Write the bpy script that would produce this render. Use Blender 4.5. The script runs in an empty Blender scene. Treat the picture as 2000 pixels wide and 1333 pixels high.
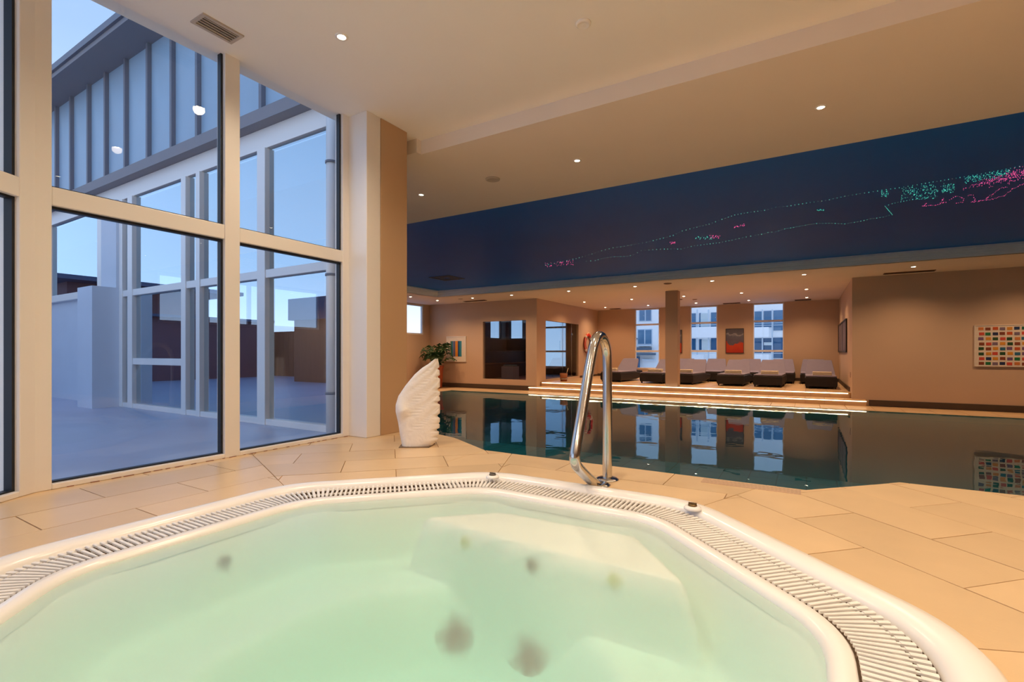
import bpy, bmesh, math, random
from mathutils import Vector, Matrix
random.seed(7)
S = bpy.context.scene
COL = S.collection
PI = math.pi
# ------------------------------------------------------------------ camera
TH = math.atan(575/956.0)
cam = bpy.data.cameras.new('camera'); cam.sensor_width = 36; cam.lens = 36*956/2000.0
cam.shift_y = 23.5/2000; cam.clip_start = .02; cam.clip_end = 300
co = bpy.data.objects.new('camera', cam); COL.objects.link(co)
co.location = (0, 0, 1.10); co.rotation_euler = (PI/2, 0, TH)
S.camera = co
# ------------------------------------------------------------------ colour management, world
S.view_settings.view_transform = 'Standard'; S.view_settings.look = 'None'
S.view_settings.gamma = 1; S.view_settings.exposure = 0.0; S.view_settings.use_curve_mapping = False
try:
    S.cycles.use_denoising = True; S.cycles.max_bounces = 10; S.cycles.transparent_max_bounces = 24
    S.cycles.diffuse_bounces = 5; S.cycles.glossy_bounces = 5; S.cycles.sample_clamp_indirect = 4
    S.cycles.caustics_reflective = False; S.cycles.caustics_refractive = False
except Exception: pass
WARM = (1.0, .80, .57)
LAMP_W = 44.0
def lin(c):
    return tuple(((x/255)/12.92 if x/255 <= .04045 else ((x/255+.055)/1.055)**2.4) for x in c)
w = bpy.data.worlds.new('world'); S.world = w; w.use_nodes = True
nt = w.node_tree; bg = nt.nodes['Background']
tc = nt.nodes.new('ShaderNodeTexCoord'); sx = nt.nodes.new('ShaderNodeSeparateXYZ'); rp = nt.nodes.new('ShaderNodeValToRGB')
nt.links.new(tc.outputs['Generated'], sx.inputs[0]); nt.links.new(sx.outputs['Z'], rp.inputs[0]); nt.links.new(rp.outputs[0], bg.inputs[0])
r = rp.color_ramp
r.elements[0].position = 0; r.elements[0].color = (.82, .90, 1.05, 1)
r.elements[1].position = 1; r.elements[1].color = (.18, .30, .60, 1)
e = r.elements.new(.12); e.color = (.54, .70, .98, 1)
e = r.elements.new(.45); e.color = (.29, .43, .68, 1)
bg.inputs[1].default_value = 1.6

# ------------------------------------------------------------------ materials
def newmat(name):
    m = bpy.data.materials.new(name); m.use_nodes = True
    return m, m.node_tree, m.node_tree.nodes['Principled BSDF']
def pbr(name, rgb, rough=.5, metal=0, noise=0, nscale=6, bump=0, bscale=60, rand=0, spec=None, stretch=None):
    m, t, b = newmat(name)
    c = lin(rgb) + (1,)
    b.inputs['Base Color'].default_value = c
    b.inputs['Roughness'].default_value = rough; b.inputs['Metallic'].default_value = metal
    if spec is not None: b.inputs['Specular IOR Level'].default_value = spec
    tcn = t.nodes.new('ShaderNodeTexCoord')
    src = tcn.outputs['Object']
    if stretch:
        mp = t.nodes.new('ShaderNodeMapping'); mp.inputs['Scale'].default_value = stretch
        t.links.new(src, mp.inputs[0]); src = mp.outputs[0]
    last = None
    if noise:
        n = t.nodes.new('ShaderNodeTexNoise'); n.inputs['Scale'].default_value = nscale; n.inputs['Detail'].default_value = 5
        t.links.new(src, n.inputs['Vector'])
        mx = t.nodes.new('ShaderNodeMix'); mx.data_type = 'RGBA'
        mx.inputs['A'].default_value = tuple(max(0, x*(1-noise)) for x in c[:3])+(1,)
        mx.inputs['B'].default_value = tuple(min(1, x*(1+noise)) for x in c[:3])+(1,)
        t.links.new(n.outputs[0], mx.inputs['Factor']); last = mx.outputs['Result']
    if rand:
        oi = t.nodes.new('ShaderNodeObjectInfo')
        mr = t.nodes.new('ShaderNodeMapRange'); mr.inputs['To Min'].default_value = 1-rand; mr.inputs['To Max'].default_value = 1+rand
        t.links.new(oi.outputs['Random'], mr.inputs[0])
        hs = t.nodes.new('ShaderNodeHueSaturation'); t.links.new(mr.outputs[0], hs.inputs['Value'])
        if last is not None: t.links.new(last, hs.inputs['Color'])
        else: hs.inputs['Color'].default_value = c
        last = hs.outputs[0]
    if last is not None: t.links.new(last, b.inputs['Base Color'])
    if bump:
        n2 = t.nodes.new('ShaderNodeTexNoise'); n2.inputs['Scale'].default_value = bscale; n2.inputs['Detail'].default_value = 4
        t.links.new(src, n2.inputs['Vector'])
        bp = t.nodes.new('ShaderNodeBump'); bp.inputs['Strength'].default_value = bump; bp.inputs['Distance'].default_value = .01
        t.links.new(n2.outputs[0], bp.inputs['Height']); t.links.new(bp.outputs[0], b.inputs['Normal'])
    return m
def emis(name, rgb, s):
    m = bpy.data.materials.new(name); m.use_nodes = True; t = m.node_tree; t.nodes.clear()
    o = t.nodes.new('ShaderNodeOutputMaterial'); e = t.nodes.new('ShaderNodeEmission')
    e.inputs[0].default_value = tuple(rgb)+(1,); e.inputs[1].default_value = s
    t.links.new(e.outputs[0], o.inputs[0]); return m
def glassy(name, tint, ior=1.5, extra=0.0, gloss=(1, 1, 1), bump=None, milky=None, grough=0.0):
    """thin clear sheet: transparent body with a Fresnel reflection"""
    m = bpy.data.materials.new(name); m.use_nodes = True; t = m.node_tree; t.nodes.clear()
    N = t.nodes.new; L = t.links.new
    o = N('ShaderNodeOutputMaterial'); tr = N('ShaderNodeBsdfTransparent'); gl = N('ShaderNodeBsdfGlossy')
    tr.inputs[0].default_value = tuple(tint)+(1,); gl.inputs[0].default_value = tuple(gloss)+(1,); gl.inputs['Roughness'].default_value = grough
    geo = N('ShaderNodeNewGeometry'); mr = N('ShaderNodeMapRange')
    mr.inputs['To Min'].default_value = ior; mr.inputs['To Max'].default_value = 1/ior
    L(geo.outputs['Backfacing'], mr.inputs[0])
    fr = N('ShaderNodeFresnel'); L(mr.outputs[0], fr.inputs['IOR'])
    fac = fr.outputs[0]
    if extra:
        ma = N('ShaderNodeMath'); ma.operation = 'ADD'; ma.inputs[1].default_value = extra; ma.use_clamp = True
        L(fac, ma.inputs[0]); fac = ma.outputs[0]
    if bump:
        tcn = N('ShaderNodeTexCoord'); n = N('ShaderNodeTexNoise'); n.inputs['Scale'].default_value = bump[0]; n.inputs['Detail'].default_value = 3
        L(tcn.outputs['Object'], n.inputs['Vector'])
        bp = N('ShaderNodeBump'); bp.inputs['Strength'].default_value = 1.0; bp.inputs['Distance'].default_value = bump[1]
        L(n.outputs[0], bp.inputs['Height']); L(bp.outputs[0], gl.inputs['Normal'])
    body = tr.outputs[0]
    if milky:
        df = N('ShaderNodeBsdfDiffuse'); df.inputs[0].default_value = tuple(milky[0])+(1,)
        tcn = N('ShaderNodeTexCoord'); n = N('ShaderNodeTexNoise'); n.inputs['Scale'].default_value = milky[3]; n.inputs['Detail'].default_value = 3; n.inputs['Distortion'].default_value = 1.2
        L(tcn.outputs['Object'], n.inputs['Vector'])
        m2 = N('ShaderNodeMapRange'); m2.inputs['From Min'].default_value = .35; m2.inputs['From Max'].default_value = .7
        m2.inputs['To Min'].default_value = milky[1]; m2.inputs['To Max'].default_value = milky[2]
        L(n.outputs[0], m2.inputs[0])
        mm = N('ShaderNodeMixShader'); L(m2.outputs[0], mm.inputs[0]); L(tr.outputs[0], mm.inputs[1]); L(df.outputs[0], mm.inputs[2]); body = mm.outputs[0]
    mx = N('ShaderNodeMixShader'); L(fac, mx.inputs[0]); L(body, mx.inputs[1]); L(gl.outputs[0], mx.inputs[2])
    L(mx.outputs[0], o.inputs[0]); return m

M = {}
M['ceiling'] = pbr('ceiling_paint', (246, 242, 236), .75, noise=.03, nscale=2)
M['ceilpool'] = pbr('soffit_paint', (236, 224, 212), .75, noise=.03, nscale=2)
M['wallbeige'] = pbr('wall_paint_beige', (200, 172, 146), .7, noise=.04, nscale=1.5, bump=.08, bscale=250)
M['column'] = pbr('column_shaded_paint', (178, 152, 132), .7, noise=.03, nscale=2)  # browner than the walls: the column's weaker light is put into its colour
M['wallwhite'] = pbr('wall_paint_white', (232, 226, 218), .6, noise=.03, nscale=2)
M['pillar_panel'] = pbr('beige_panel', (196, 160, 122), .5, noise=.03, nscale=2)
M['frame'] = pbr('white_aluminium', (238, 232, 226), .35, noise=.02, nscale=3)
M['gasket'] = pbr('black_gasket', (22, 24, 30), .5)
M['blue'] = pbr('night_blue_ceiling', (0, 108, 215), .5, noise=.12, nscale=.7, spec=.12)
M['cornice'] = pbr('cornice_plaster', (240, 243, 246), .6, noise=.04, nscale=3)
M['tile'] = pbr('sandstone_tile', (222, 190, 148), .33, noise=.10, nscale=5, bump=.05, bscale=120, rand=.07)
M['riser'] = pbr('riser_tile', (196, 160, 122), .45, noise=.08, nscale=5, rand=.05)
M['grout'] = pbr('grout', (178, 144, 106), .9, noise=.08, nscale=30)
M['basebd'] = pbr('brown_baseboard', (78, 62, 48), .5, noise=.05)
M['acrylic'] = pbr('white_acrylic', (246, 242, 238), .22, noise=.01, nscale=4)
M['slat'] = pbr('white_plastic', (242, 238, 232), .35)
M['channel'] = pbr('channel_plastic', (120, 98, 76), .6, noise=.05)
M['steel'] = pbr('polished_steel', (205, 203, 200), .14, metal=1, noise=.04, nscale=8)
M['stone'] = pbr('carved_limestone', (240, 232, 224), .7, noise=.05, nscale=9, bump=.25, bscale=35)
M['vent'] = pbr('vent_enamel', (190, 178, 165), .5)
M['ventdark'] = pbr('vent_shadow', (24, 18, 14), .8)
M['slot'] = pbr('slot_brown', (120, 84, 56), .7)
M['wicker'] = pbr('dark_wicker', (24, 15, 13), .6, noise=.3, nscale=40, bump=.5, bscale=90)
M['cushion'] = pbr('grey_cushion', (138, 134, 160), .85, noise=.06, nscale=8, bump=.15, bscale=200)
M['towel'] = pbr('cream_towel', (240, 226, 196), .95, noise=.05, nscale=20, bump=.4, bscale=180)
M['led'] = emis('led_strip', (1.0, .80, .50), 7.0)
M['lamp'] = emis('lamp_lens', (1.0, .86, .62), 30.0)
M['green'] = emis('fibre_green', (.12, 1.0, .62), 1.0)
M['pink'] = emis('fibre_pink', (1.0, .12, .32), 1.15)
M['pooltile'] = None
M['wood'] = pbr('sauna_wood', (160, 98, 58), .6, noise=.25, nscale=4, stretch=(1, 1, 14))
M['wooddark'] = pbr('sauna_wood_dark', (96, 54, 34), .6, noise=.2, nscale=4, stretch=(1, 1, 14))
M['pot'] = pbr('terracotta', (170, 84, 48), .7, noise=.12, nscale=8)
M['leaf'] = pbr('leaf_green', (46, 84, 44), .5, noise=.3, nscale=9)
M['soil'] = pbr('soil', (48, 34, 24), .95, noise=.2, nscale=30)
M['red'] = pbr('lifebuoy_red', (196, 44, 26), .45)
M['whiteband'] = pbr('lifebuoy_white', (230, 222, 214), .5)
M['facade'] = pbr('white_render', (252, 252, 250), .8, noise=.03)
M['facwin'] = pbr('facade_glass', (88, 128, 160), .15, noise=.15, nscale=2)
M['facdark'] = pbr('facade_glass_dark', (34, 92, 132), .12, noise=.2, nscale=2)
M['curtain'] = pbr('window_curtain', (214, 226, 226), .8, noise=.05)
M['rail'] = pbr('balcony_rail', (206, 220, 230), .4)
M['roofgrey'] = pbr('grey_roofing', (96, 112, 128), .7, noise=.1)
M['zinc'] = pbr('zinc_cladding', (150, 176, 196), .38, noise=.10, nscale=2.5, rand=.03)
M['seam'] = pbr('zinc_seam', (108, 112, 124), .5)
M['eave'] = pbr('eave_board', (128, 126, 132), .6, noise=.06)
M['terrace'] = pbr('terrace_render', (206, 212, 222), .6, noise=.06, nscale=3)
M['brown'] = pbr('brown_boards', (150, 104, 84), .7, noise=.2, nscale=3, stretch=(6, 6, .5))
M['darkbld'] = pbr('dark_building', (78, 90, 118), .7, noise=.1)
M['brick'] = pbr('brick_red', (134, 92, 98), .8, noise=.1)
M['glass'] = glassy('window_glass', (.95, .98, 1.0), 1.5)
M['glasstint'] = glassy('tinted_window_glass', (.60, .62, .62), 1.5)
M['blueglass'] = glassy('blue_blind_glass', (.42, .58, .74), 1.5)
M['mirrorglass'] = glassy('solar_coated_glass', (.62, .70, .80), 1.5, extra=.58, gloss=(.70, .88, 1.0))
M['poolwater'] = glassy('pool_water', (.50, .86, .96), 1.33, bump=(1.3, .0035), gloss=(.80, .93, 1.0), milky=((.015, .26, .32), .42, .42, 1.0))
def picmat(name, rgb): return pbr(name, rgb, .6, noise=.1, nscale=30)

# pool lining: small procedural tile joints seen through the water
m, t, b = newmat('pool_lining'); M['pooltile'] = m
tcn = t.nodes.new('ShaderNodeTexCoord'); br = t.nodes.new('ShaderNodeTexBrick'); br.offset = 0
br.inputs['Scale'].default_value = 1; br.inputs['Mortar Size'].default_value = .012; br.inputs['Brick Width'].default_value = .5; br.inputs['Row Height'].default_value = .5
br.inputs['Color1'].default_value = lin((66, 150, 172))+(1,); br.inputs['Color2'].default_value = lin((60, 142, 164))+(1,); br.inputs['Mortar'].default_value = lin((24, 70, 80))+(1,)
t.links.new(tcn.outputs['Object'], br.inputs['Vector']); t.links.new(br.outputs[0], b.inputs['Base Color']); b.inputs['Roughness'].default_value = .5

# ------------------------------------------------------------------ mesh helpers
class MB:
    def __init__(s): s.v = []; s.f = []; s.mi = []; s.sm = []
    def add(s, vs, fs, mi=0, smooth=False):
        o = len(s.v); s.v += [tuple(v) for v in vs]
        for f in fs: s.f.append([o+i for i in f]); s.mi.append(mi); s.sm.append(smooth)
        return s
    def box(s, x0, y0, z0, x1, y1, z1, mi=0):
        if x0 > x1: x0, x1 = x1, x0
        if y0 > y1: y0, y1 = y1, y0
        if z0 > z1: z0, z1 = z1, z0
        v = [(x0,y0,z0),(x1,y0,z0),(x1,y1,z0),(x0,y1,z0),(x0,y0,z1),(x1,y0,z1),(x1,y1,z1),(x0,y1,z1)]
        return s.add(v, [(0,3,2,1),(4,5,6,7),(0,1,5,4),(1,2,6,5),(2,3,7,6),(3,0,4,7)], mi)
    def obox(s, o, d, L, t0, t1, z0, z1, mi=0):
        """box running from point o along unit dir d for L, from t0 to t1 across (left normal)"""
        n = (-d[1], d[0]); P = []
        for z in (z0, z1):
            for a, c in ((0, t0), (L, t0), (L, t1), (0, t1)):
                P.append((o[0]+d[0]*a+n[0]*c, o[1]+d[1]*a+n[1]*c, z))
        return s.add(P, [(0,3,2,1),(4,5,6,7),(0,1,5,4),(1,2,6,5),(2,3,7,6),(3,0,4,7)], mi)
    def prism(s, poly, z0, z1, mi=0):
        n = len(poly)
        a = sum(poly[i][0]*poly[(i+1) % n][1]-poly[(i+1) % n][0]*poly[i][1] for i in range(n))
        if a < 0: poly = poly[::-1]
        v = [(x, y, z0) for x, y in poly]+[(x, y, z1) for x, y in poly]
        f = [tuple(range(n))[::-1], tuple(range(n, 2*n))]+[(i, (i+1) % n, n+(i+1) % n, n+i) for i in range(n)]
        return s.add(v, f, mi)
    def loft(s, rings, closed=True, caps=True, mi=0, smooth=True):
        n = len(rings[0]); v = [p for r_ in rings for p in r_]; f = []
        m_ = n if closed else n-1
        for k in range(len(rings)-1):
            for i in range(m_):
                j = (i+1) % n
                f.append((k*n+i, k*n+j, (k+1)*n+j, (k+1)*n+i))
        s.add(v, f, mi, smooth)
        if caps:
            o = len(s.v)-len(v)
            s.f.append([o+i for i in range(n)][::-1]); s.mi.append(mi); s.sm.append(False)
            s.f.append([o+(len(rings)-1)*n+i for i in range(n)]); s.mi.append(mi); s.sm.append(False)
        return s
    def lathe(s, prof, n=24, o=(0, 0, 0), mi=0, smooth=True, caps=True):
        rings = [[(o[0]+r_*math.cos(2*PI*i/n), o[1]+r_*math.sin(2*PI*i/n), o[2]+z) for i in range(n)] for r_, z in prof]
        return s.loft(rings, True, caps, mi, smooth)
    def tube(s, path, r_, n=10, mi=0, closed=False):
        P = [Vector(p) for p in path]; R = r_ if isinstance(r_, (list, tuple)) else [r_]*len(P)
        rings = []; up = None
        for i, p in enumerate(P):
            if closed: t_ = (P[(i+1) % len(P)]-P[i-1]).normalized()
            else: t_ = (P[min(i+1, len(P)-1)]-P[max(i-1, 0)]).normalized()
            if up is None: up = Vector((0, 0, 1)) if abs(t_.z) < .9 else Vector((1, 0, 0))
            a = t_.cross(up).normalized(); up = a.cross(t_).normalized()
            rings.append([tuple(p+(a*math.cos(2*PI*k/n)+up*math.sin(2*PI*k/n))*R[i]) for k in range(n)])
        if closed: rings.append(rings[0])
        return s.loft(rings, True, not closed, mi, True)
    def mesh(s, name, mats):
        me = bpy.data.meshes.new(name); me.from_pydata(s.v, [], s.f)
        for m_ in (mats if isinstance(mats, (list, tuple)) else [mats]): me.materials.append(m_)
        me.polygons.foreach_set('material_index', s.mi); me.polygons.foreach_set('use_smooth', s.sm)
        bm = bmesh.new(); bm.from_mesh(me); bmesh.ops.recalc_face_normals(bm, faces=bm.faces); bm.to_mesh(me); bm.free()
        me.update(); return me
    def build(s, name, mats, parent=None, bevel=0, seg=2, loc=None):
        o = bpy.data.objects.new(name, s.mesh(name, mats)); COL.objects.link(o)
        if parent: o.parent = parent
        if loc: o.location = loc
        if bevel:
            b_ = o.modifiers.new('bevel', 'BEVEL'); b_.width = bevel; b_.segments = seg; b_.limit_method = 'ANGLE'; b_.angle_limit = .6
        return o
def tag(o, label=None, cat=None, group=None, kind=None):
    if label: o['label'] = label
    if cat: o['category'] = cat
    if group: o['group'] = group
    if kind: o['kind'] = kind
    return o
def empty(name, loc=(0, 0, 0), rz=0):
    o = bpy.data.objects.new(name, None); COL.objects.link(o); o.location = loc; o.rotation_euler = (0, 0, rz); o.empty_display_size = .1
    return o
def link(name, me, parent=None, loc=(0, 0, 0), rz=0):
    o = bpy.data.objects.new(name, me); COL.objects.link(o); o.parent = parent; o.location = loc; o.rotation_euler = (0, 0, rz); return o
def copy_tree(o, parent=None):
    c = o.copy(); COL.objects.link(c); c.parent = parent
    for ch in list(o.children): copy_tree(ch, c)
    return c
def struct(name, mb, mat, bevel=0, parent=None):
    o = mb.build(name, mat, parent, bevel)
    if not parent: o['kind'] = 'structure'
    return o
def clip(poly, nx, ny, c):          # keep n.p <= c
    out = []
    for i in range(len(poly)):
        a = poly[i]; b_ = poly[(i+1) % len(poly)]
        da = nx*a[0]+ny*a[1]-c; db = nx*b_[0]+ny*b_[1]-c
        if da <= 0: out.append(a)
        if (da < 0) != (db < 0) and abs(da-db) > 1e-9:
            t_ = da/(da-db); out.append((a[0]+(b_[0]-a[0])*t_, a[1]+(b_[1]-a[1])*t_))
    return out
def area(p): return abs(sum(p[i][0]*p[(i+1) % len(p)][1]-p[(i+1) % len(p)][0]*p[i][1] for i in range(len(p))))/2 if len(p) > 2 else 0

# ------------------------------------------------------------------ key dimensions
XW = -2.87            # window wall
ZC, ZS, ZB = 2.81, 2.70, 2.86
YF, YB0, YB1, YP1, YN, YBACK = 3.0, 4.53, 10.75, 11.5, 12.62, 17.5
XL, XR, XA, XC = -10.8, 6.5, -6.75, .83
XPL = -9.0
TC = (-.83, .87); AP = 1.14
def octo(ap, rnd=.0, n=6, c=TC):
    """octagon of apothem ap with rounded corners"""
    R_ = ap/math.cos(PI/8); V = [(c[0]+R_*math.cos(PI/8+k*PI/4), c[1]+R_*math.sin(PI/8+k*PI/4)) for k in range(8)]
    if rnd <= 0: return V
    out = []
    for k in range(8):
        p = Vector(V[k]); a = (Vector(V[k-1])-p).normalized(); b_ = (Vector(V[(k+1) % 8])-p).normalized()
        for i in range(n+1):
            t_ = i/n; A = p+a*rnd; B = p+b_*rnd
            q = A*(1-t_)**2+p*2*t_*(1-t_)+B*t_**2
            out.append((q.x, q.y))
    return out
# ------------------------------------------------------------------ room shell
SW = Vector((XW, .735)); SD = Vector((.5155, -.857)).normalized()   # the next window wall, turned 31 degrees
corner = (SW.x, SW.y); Lseg = 4.6
swend = (SW.x+SD.x*Lseg, SW.y+SD.y*Lseg)
plat = [(corner[0]-.06, corner[1]), swend, (XR, swend[1]), (XR, 2.87), (.37, 2.87), (0, 2.5), (-1.70, 2.5), (-2.14, 2.76), (-2.66, 2.92), (XW-.06, 2.92)]
# platform body with an octagonal hole: built as ring sectors
def ring_slab(outer, hole, z0, z1, mat, name):
    bm = bmesh.new()
    vo = [bm.verts.new((x, y, z1)) for x, y in outer]; vh = [bm.verts.new((x, y, z1)) for x, y in hole]
    eo = [bm.edges.new((vo[i], vo[(i+1) % len(vo)])) for i in range(len(vo))]
    eh = [bm.edges.new((vh[i], vh[(i+1) % len(vh)])) for i in range(len(vh))]
    bmesh.ops.triangle_fill(bm, edges=eo+eh, use_beauty=True)
    g = bmesh.ops.extrude_face_region(bm, geom=list(bm.faces))
    bmesh.ops.translate(bm, verts=[v for v in g['geom'] if isinstance(v, bmesh.types.BMVert)], vec=(0, 0, z0-z1))
    bmesh.ops.recalc_face_normals(bm, faces=bm.faces)
    me = bpy.data.meshes.new(name); bm.to_mesh(me); bm.free(); me.materials.append(mat)
    o = bpy.data.objects.new(name, me); COL.objects.link(o); return o
floor = ring_slab(plat, octo(1.08), -.05, .494, M['grout'], 'floor'); tag(floor, kind='structure')
# tiles of the platform: every side of the tub has its own rows, parallel to that side
def convex_parts():
    # platform split into convex pieces given as half-plane lists (nx,ny,c)
    nseg = (-SD.y, SD.x)                              # normal of slanted window wall (points into room side positive)
    base = [(-1, 0, -(XW+.0))]
    cseg = nseg[0]*corner[0]+nseg[1]*corner[1]
    s_ = 1 if nseg[0]*0+nseg[1]*0 > cseg else -1
    slant = (-s_*nseg[0], -s_*nseg[1], -s_*cseg)
    dn = Vector((2.76-2.5, -(-2.14+1.70))).normalized()
    dn = Vector((.26, .44)).normalized()
    d1 = (dn.x, dn.y, dn.x*-1.70+dn.y*2.5)
    d2n = Vector((.16, .52)).normalized(); d2 = (d2n.x, d2n.y, d2n.x*-2.14+d2n.y*2.76)
    k = Vector((-.37, .37)).normalized(); d3 = (k.x, k.y, 0*k.x+2.5*k.y)
    far = (0, 1, 2.87)
    A = base+[slant, d1, d2, far, (1, 0, -1.70)]
    B = [slant, (0, 1, 2.5), (-1, 0, 1.70), (1, 0, 0)]
    Cc = [d3, (0, 1, 2.87), (-1, 0, 0), (1, 0, 2.2)]
    return [A, B, Cc]
CP = convex_parts()
ntile = 0
TW, TLn, G = .27, .54, .004
for k in range(8):
    if k == 6: pass
    a = k*PI/4; n = (math.cos(a), math.sin(a)); u = (-n[1], n[0])
    for row in range(0, 11):
        r0 = AP-.02+row*TW; r1 = r0+TW
        off = (row % 2)*TLn/2
        for j in range(-7, 7):
            u0 = j*TLn+off; u1 = u0+TLn
            q = [(r0+G/2, u0+G/2), (r1-G/2, u0+G/2), (r1-G/2, u1-G/2), (r0+G/2, u1-G/2)]
            q = [(TC[0]+n[0]*r_+u[0]*s_, TC[1]+n[1]*r_+u[1]*s_) for r_, s_ in q]
            # sector wedge
            for sg in (1, -1):
                b_ = a+sg*PI/8; nn = (-math.sin(b_)*sg, math.cos(b_)*sg)
                q = clip(q, nn[0], nn[1], nn[0]*TC[0]+nn[1]*TC[1]-G/2)
                if len(q) < 3: break
            if len(q) < 3 or area(q) < .0003: continue
            mb = MB(); ok = False
            for part in CP:
                p = q
                for nx, ny, c_ in part:
                    p = clip(p, nx, ny, c_)
                    if len(p) < 3: break
                if len(p) >= 3 and area(p) > .0003:
                    mb.prism(p, .488, .4995+random.uniform(0, .0012)); ok = True
            if ok and ntile < 300:
                cx = sum(p_[0] for p_ in q)/len(q); cy = sum(p_[1] for p_ in q)/len(q)
                if cy < -.9: continue
                mb.build('tile', M['tile'], floor); ntile += 1
# front of platform down to the pool deck
deck = struct('floor', MB().box(XL, 2.0, -.12, XR, YB0, -.012).box(XL, YP1, -.12, XR, YN+.1, -.012).box(XL, YB0, -.12, XPL, YP1, -.012).box(XR-.4, YB0, -.12, XR, YP1, -.012), M['grout'])
for (x0, x1, y0, y1, nx, ny) in ((-4.6, 3.0, 3.05, YB0, 12, 4), (-9.6, XR, YP1, 12.5, 36, 3), (XL, XPL, 5, YP1, 4, 14)):
    for i in range(nx):
        for j in range(ny):
            dx = (x1-x0)/nx; dy = (y1-y0)/ny
            MB().box(x0+i*dx+.004, y0+j*dy+.004, -.014, x0+(i+1)*dx-.004, y0+(j+1)*dy-.004, random.uniform(-.0008, .0)).build('tile', M['tile'], deck)
# overflow coping along the near pool edge: fine grooved strip on the platform edge
mb = MB()
for i in range(5): mb.box(-.42, 2.40+i*.018, .4985, -.02, 2.408+i*.018, .503)
mb.build('grooved_edge', M['wallbeige'], floor)
# pool
pool = empty('swimming_pool', (0, 0, 0)); tag(pool, 'long indoor swimming pool with dark teal still water under the blue ceiling', 'pool')
pb = MB()
pb.box(XPL-.1, YB0-.1, -1.5, XR-.3, YP1+.1, -1.4)
pb.box(XPL-.1, YB0-.1, -1.4, XR-.3, YB0, -.10); pb.box(XPL-.1, YP1, -1.4, XR-.3, YP1+.1, -.12)
pb.box(XPL-.1, YB0, -1.4, XPL, YP1, -.12); pb.box(XR-.4, YB0, -1.4, XR-.3, YP1, -.12)
pb.build('basin', M['pooltile'], pool)
MB().add([(XPL, YB0, -.006), (XR-.4, YB0, -.006), (XR-.4, YP1, -.006), (XPL, YP1, -.006)], [(0, 1, 2, 3)]).build('water', M['poolwater'], pool)
# pool floor under everything outside the basin
# ceilings
struct('ceiling', MB().prism([(XW-.1, .70), (swend[0]-.1, swend[1]-.1), (XR, swend[1]-.1), (XR, YF), (XW-.1, YF)], ZC, ZC+.12), M['ceiling'])
struct('ceiling', MB().box(XL, 2.95, ZS, -2.66, YF, ZS+.4).box(XL, YF, ZS, XR, YB0, ZS+.4), M['ceilpool'])
cs = MB(); cs.box(XL, YB0, ZS, -8.9-.14, YB1, ZS+.1).box(XL, YB1+.14, ZS, XR, YBACK+.1, ZS+.1).box(6.3, YB0, ZS, XR, YB1+.14, ZS+.1).box(XL, YB1, ZS, -9.04, YB1+.14, ZS+.1)
struct('ceiling', cs, M['ceilpool'])
blue = struct('ceiling', MB().box(-9.1, YB0-.05, ZB, 6.4, YB1+.2, ZB+.08), M['blue'])
cor = MB()
for i in range(4):
    d0 = .035*i; z0 = ZB-.04*(i+1); z1 = ZB-.04*i
    cor.box(-8.9-.2, YB1+d0, z0+.006, 6.3, YB1+.2, z1); cor.box(-8.9-.2, YB0, z0+.006, -8.9-d0, YB1+.1, z1)
    cor.box(-8.9-.2, YB1+d0+.012, z0, 6.3, YB1+.2, z0+.006); cor.box(-8.9-.2, YB0, z0, -8.9-d0-.012, YB1+.1, z0+.006)
struct('trim_1', cor, M['cornice'])
# walls of the pool hall
def wall_with_holes(axis, c0, c1, a0, a1, z0, z1, holes, mat, name):
    """axis 'y': wall at y c0..c1 running along x; holes (a,b,za,zb)"""
    mb = MB(); cuts = sorted(holes)
    def bx(a, b_, za, zb):
        if b_-a < 1e-4 or zb-za < 1e-4: return
        if axis == 'y': mb.box(a, c0, za, b_, c1, zb)
        else: mb.box(c0, a, za, c1, b_, zb)
    cur = a0
    for (ha, hb, za, zb) in cuts:
        bx(cur, ha, z0, z1); bx(ha, hb, z0, za); bx(ha, hb, zb, z1); cur = hb
    bx(cur, a1, z0, z1)
    return struct(name, mb, mat)
wall_with_holes('y', YN, YN+.12, XL, XA, -.02, ZS, [(-8.65, -7.11, .30, 2.08)], M['wallbeige'], 'wall_north')
wall_with_holes('x', XA-.10, XA, YN+.12, YBACK, 0, ZS, [(13.2, 15.69, .30, 2.09)], M['wallbeige'], 'wall_alcove_left')
BW = [(-5.33, -4.45), (-3.41, -2.54), (-1.48, -.60)]
wall_with_holes('y', YBACK, YBACK+.15, XL, XC+.1, 0, ZS, [(-10.65, -10.02, 1.68, 2.6), (-9.4, -8.05, .54, 2.68)]+[(a, b_, .54, 2.685) for a, b_ in BW], M['wallbeige'], 'wall_back')
struct('wall_alcove_right', MB().box(XC, YN+.12, 0, XC+.12, YBACK, ZS), M['wallbeige'])
struct('wall_east_of_alcove', MB().box(XC, YN, -.02, XR, YN+.12, ZS), M['wallbeige'])
wall_with_holes('x', XL-.15, XL, 2.9, YBACK, -.02, ZS, [(4.6, 8.3, 1.70, 2.68), (8.5, 12.33, 1.70, 2.68), (16.3, 17.15, 1.68, 2.6)], M['wallbeige'], 'wall_west')
struct('wall_east', MB().box(XR, swend[1]-.1, -.1, XR+.12, YN, ZC+.1), M['wallbeige'])
struct('wall_south', MB().box(swend[0]-.1, swend[1]-.12, 0, XR, swend[1], ZC+.1), M['wallwhite'])
# faint panel joints on the north wall beside the window
for i, x in enumerate((-10.2, -9.6, -9.0)):
    pass
# baseboards
struct('baseboard_north', MB().box(XL, YN-.02, -.0, XA-.05, YN, .13), M['basebd'])
struct('baseboard_east', MB().box(1.12, YN-.02, -.0, XR, YN, .12), M['basebd'])
struct('baseboard_alcove', MB().box(XC-.02, 13.2, .24, XC, YBACK, .34).box(XA, 15.8, .24, XA+.02, YBACK, .31).box(XA, YBACK-.02, .24, XC, YBACK, .33), M['basebd'])
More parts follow.
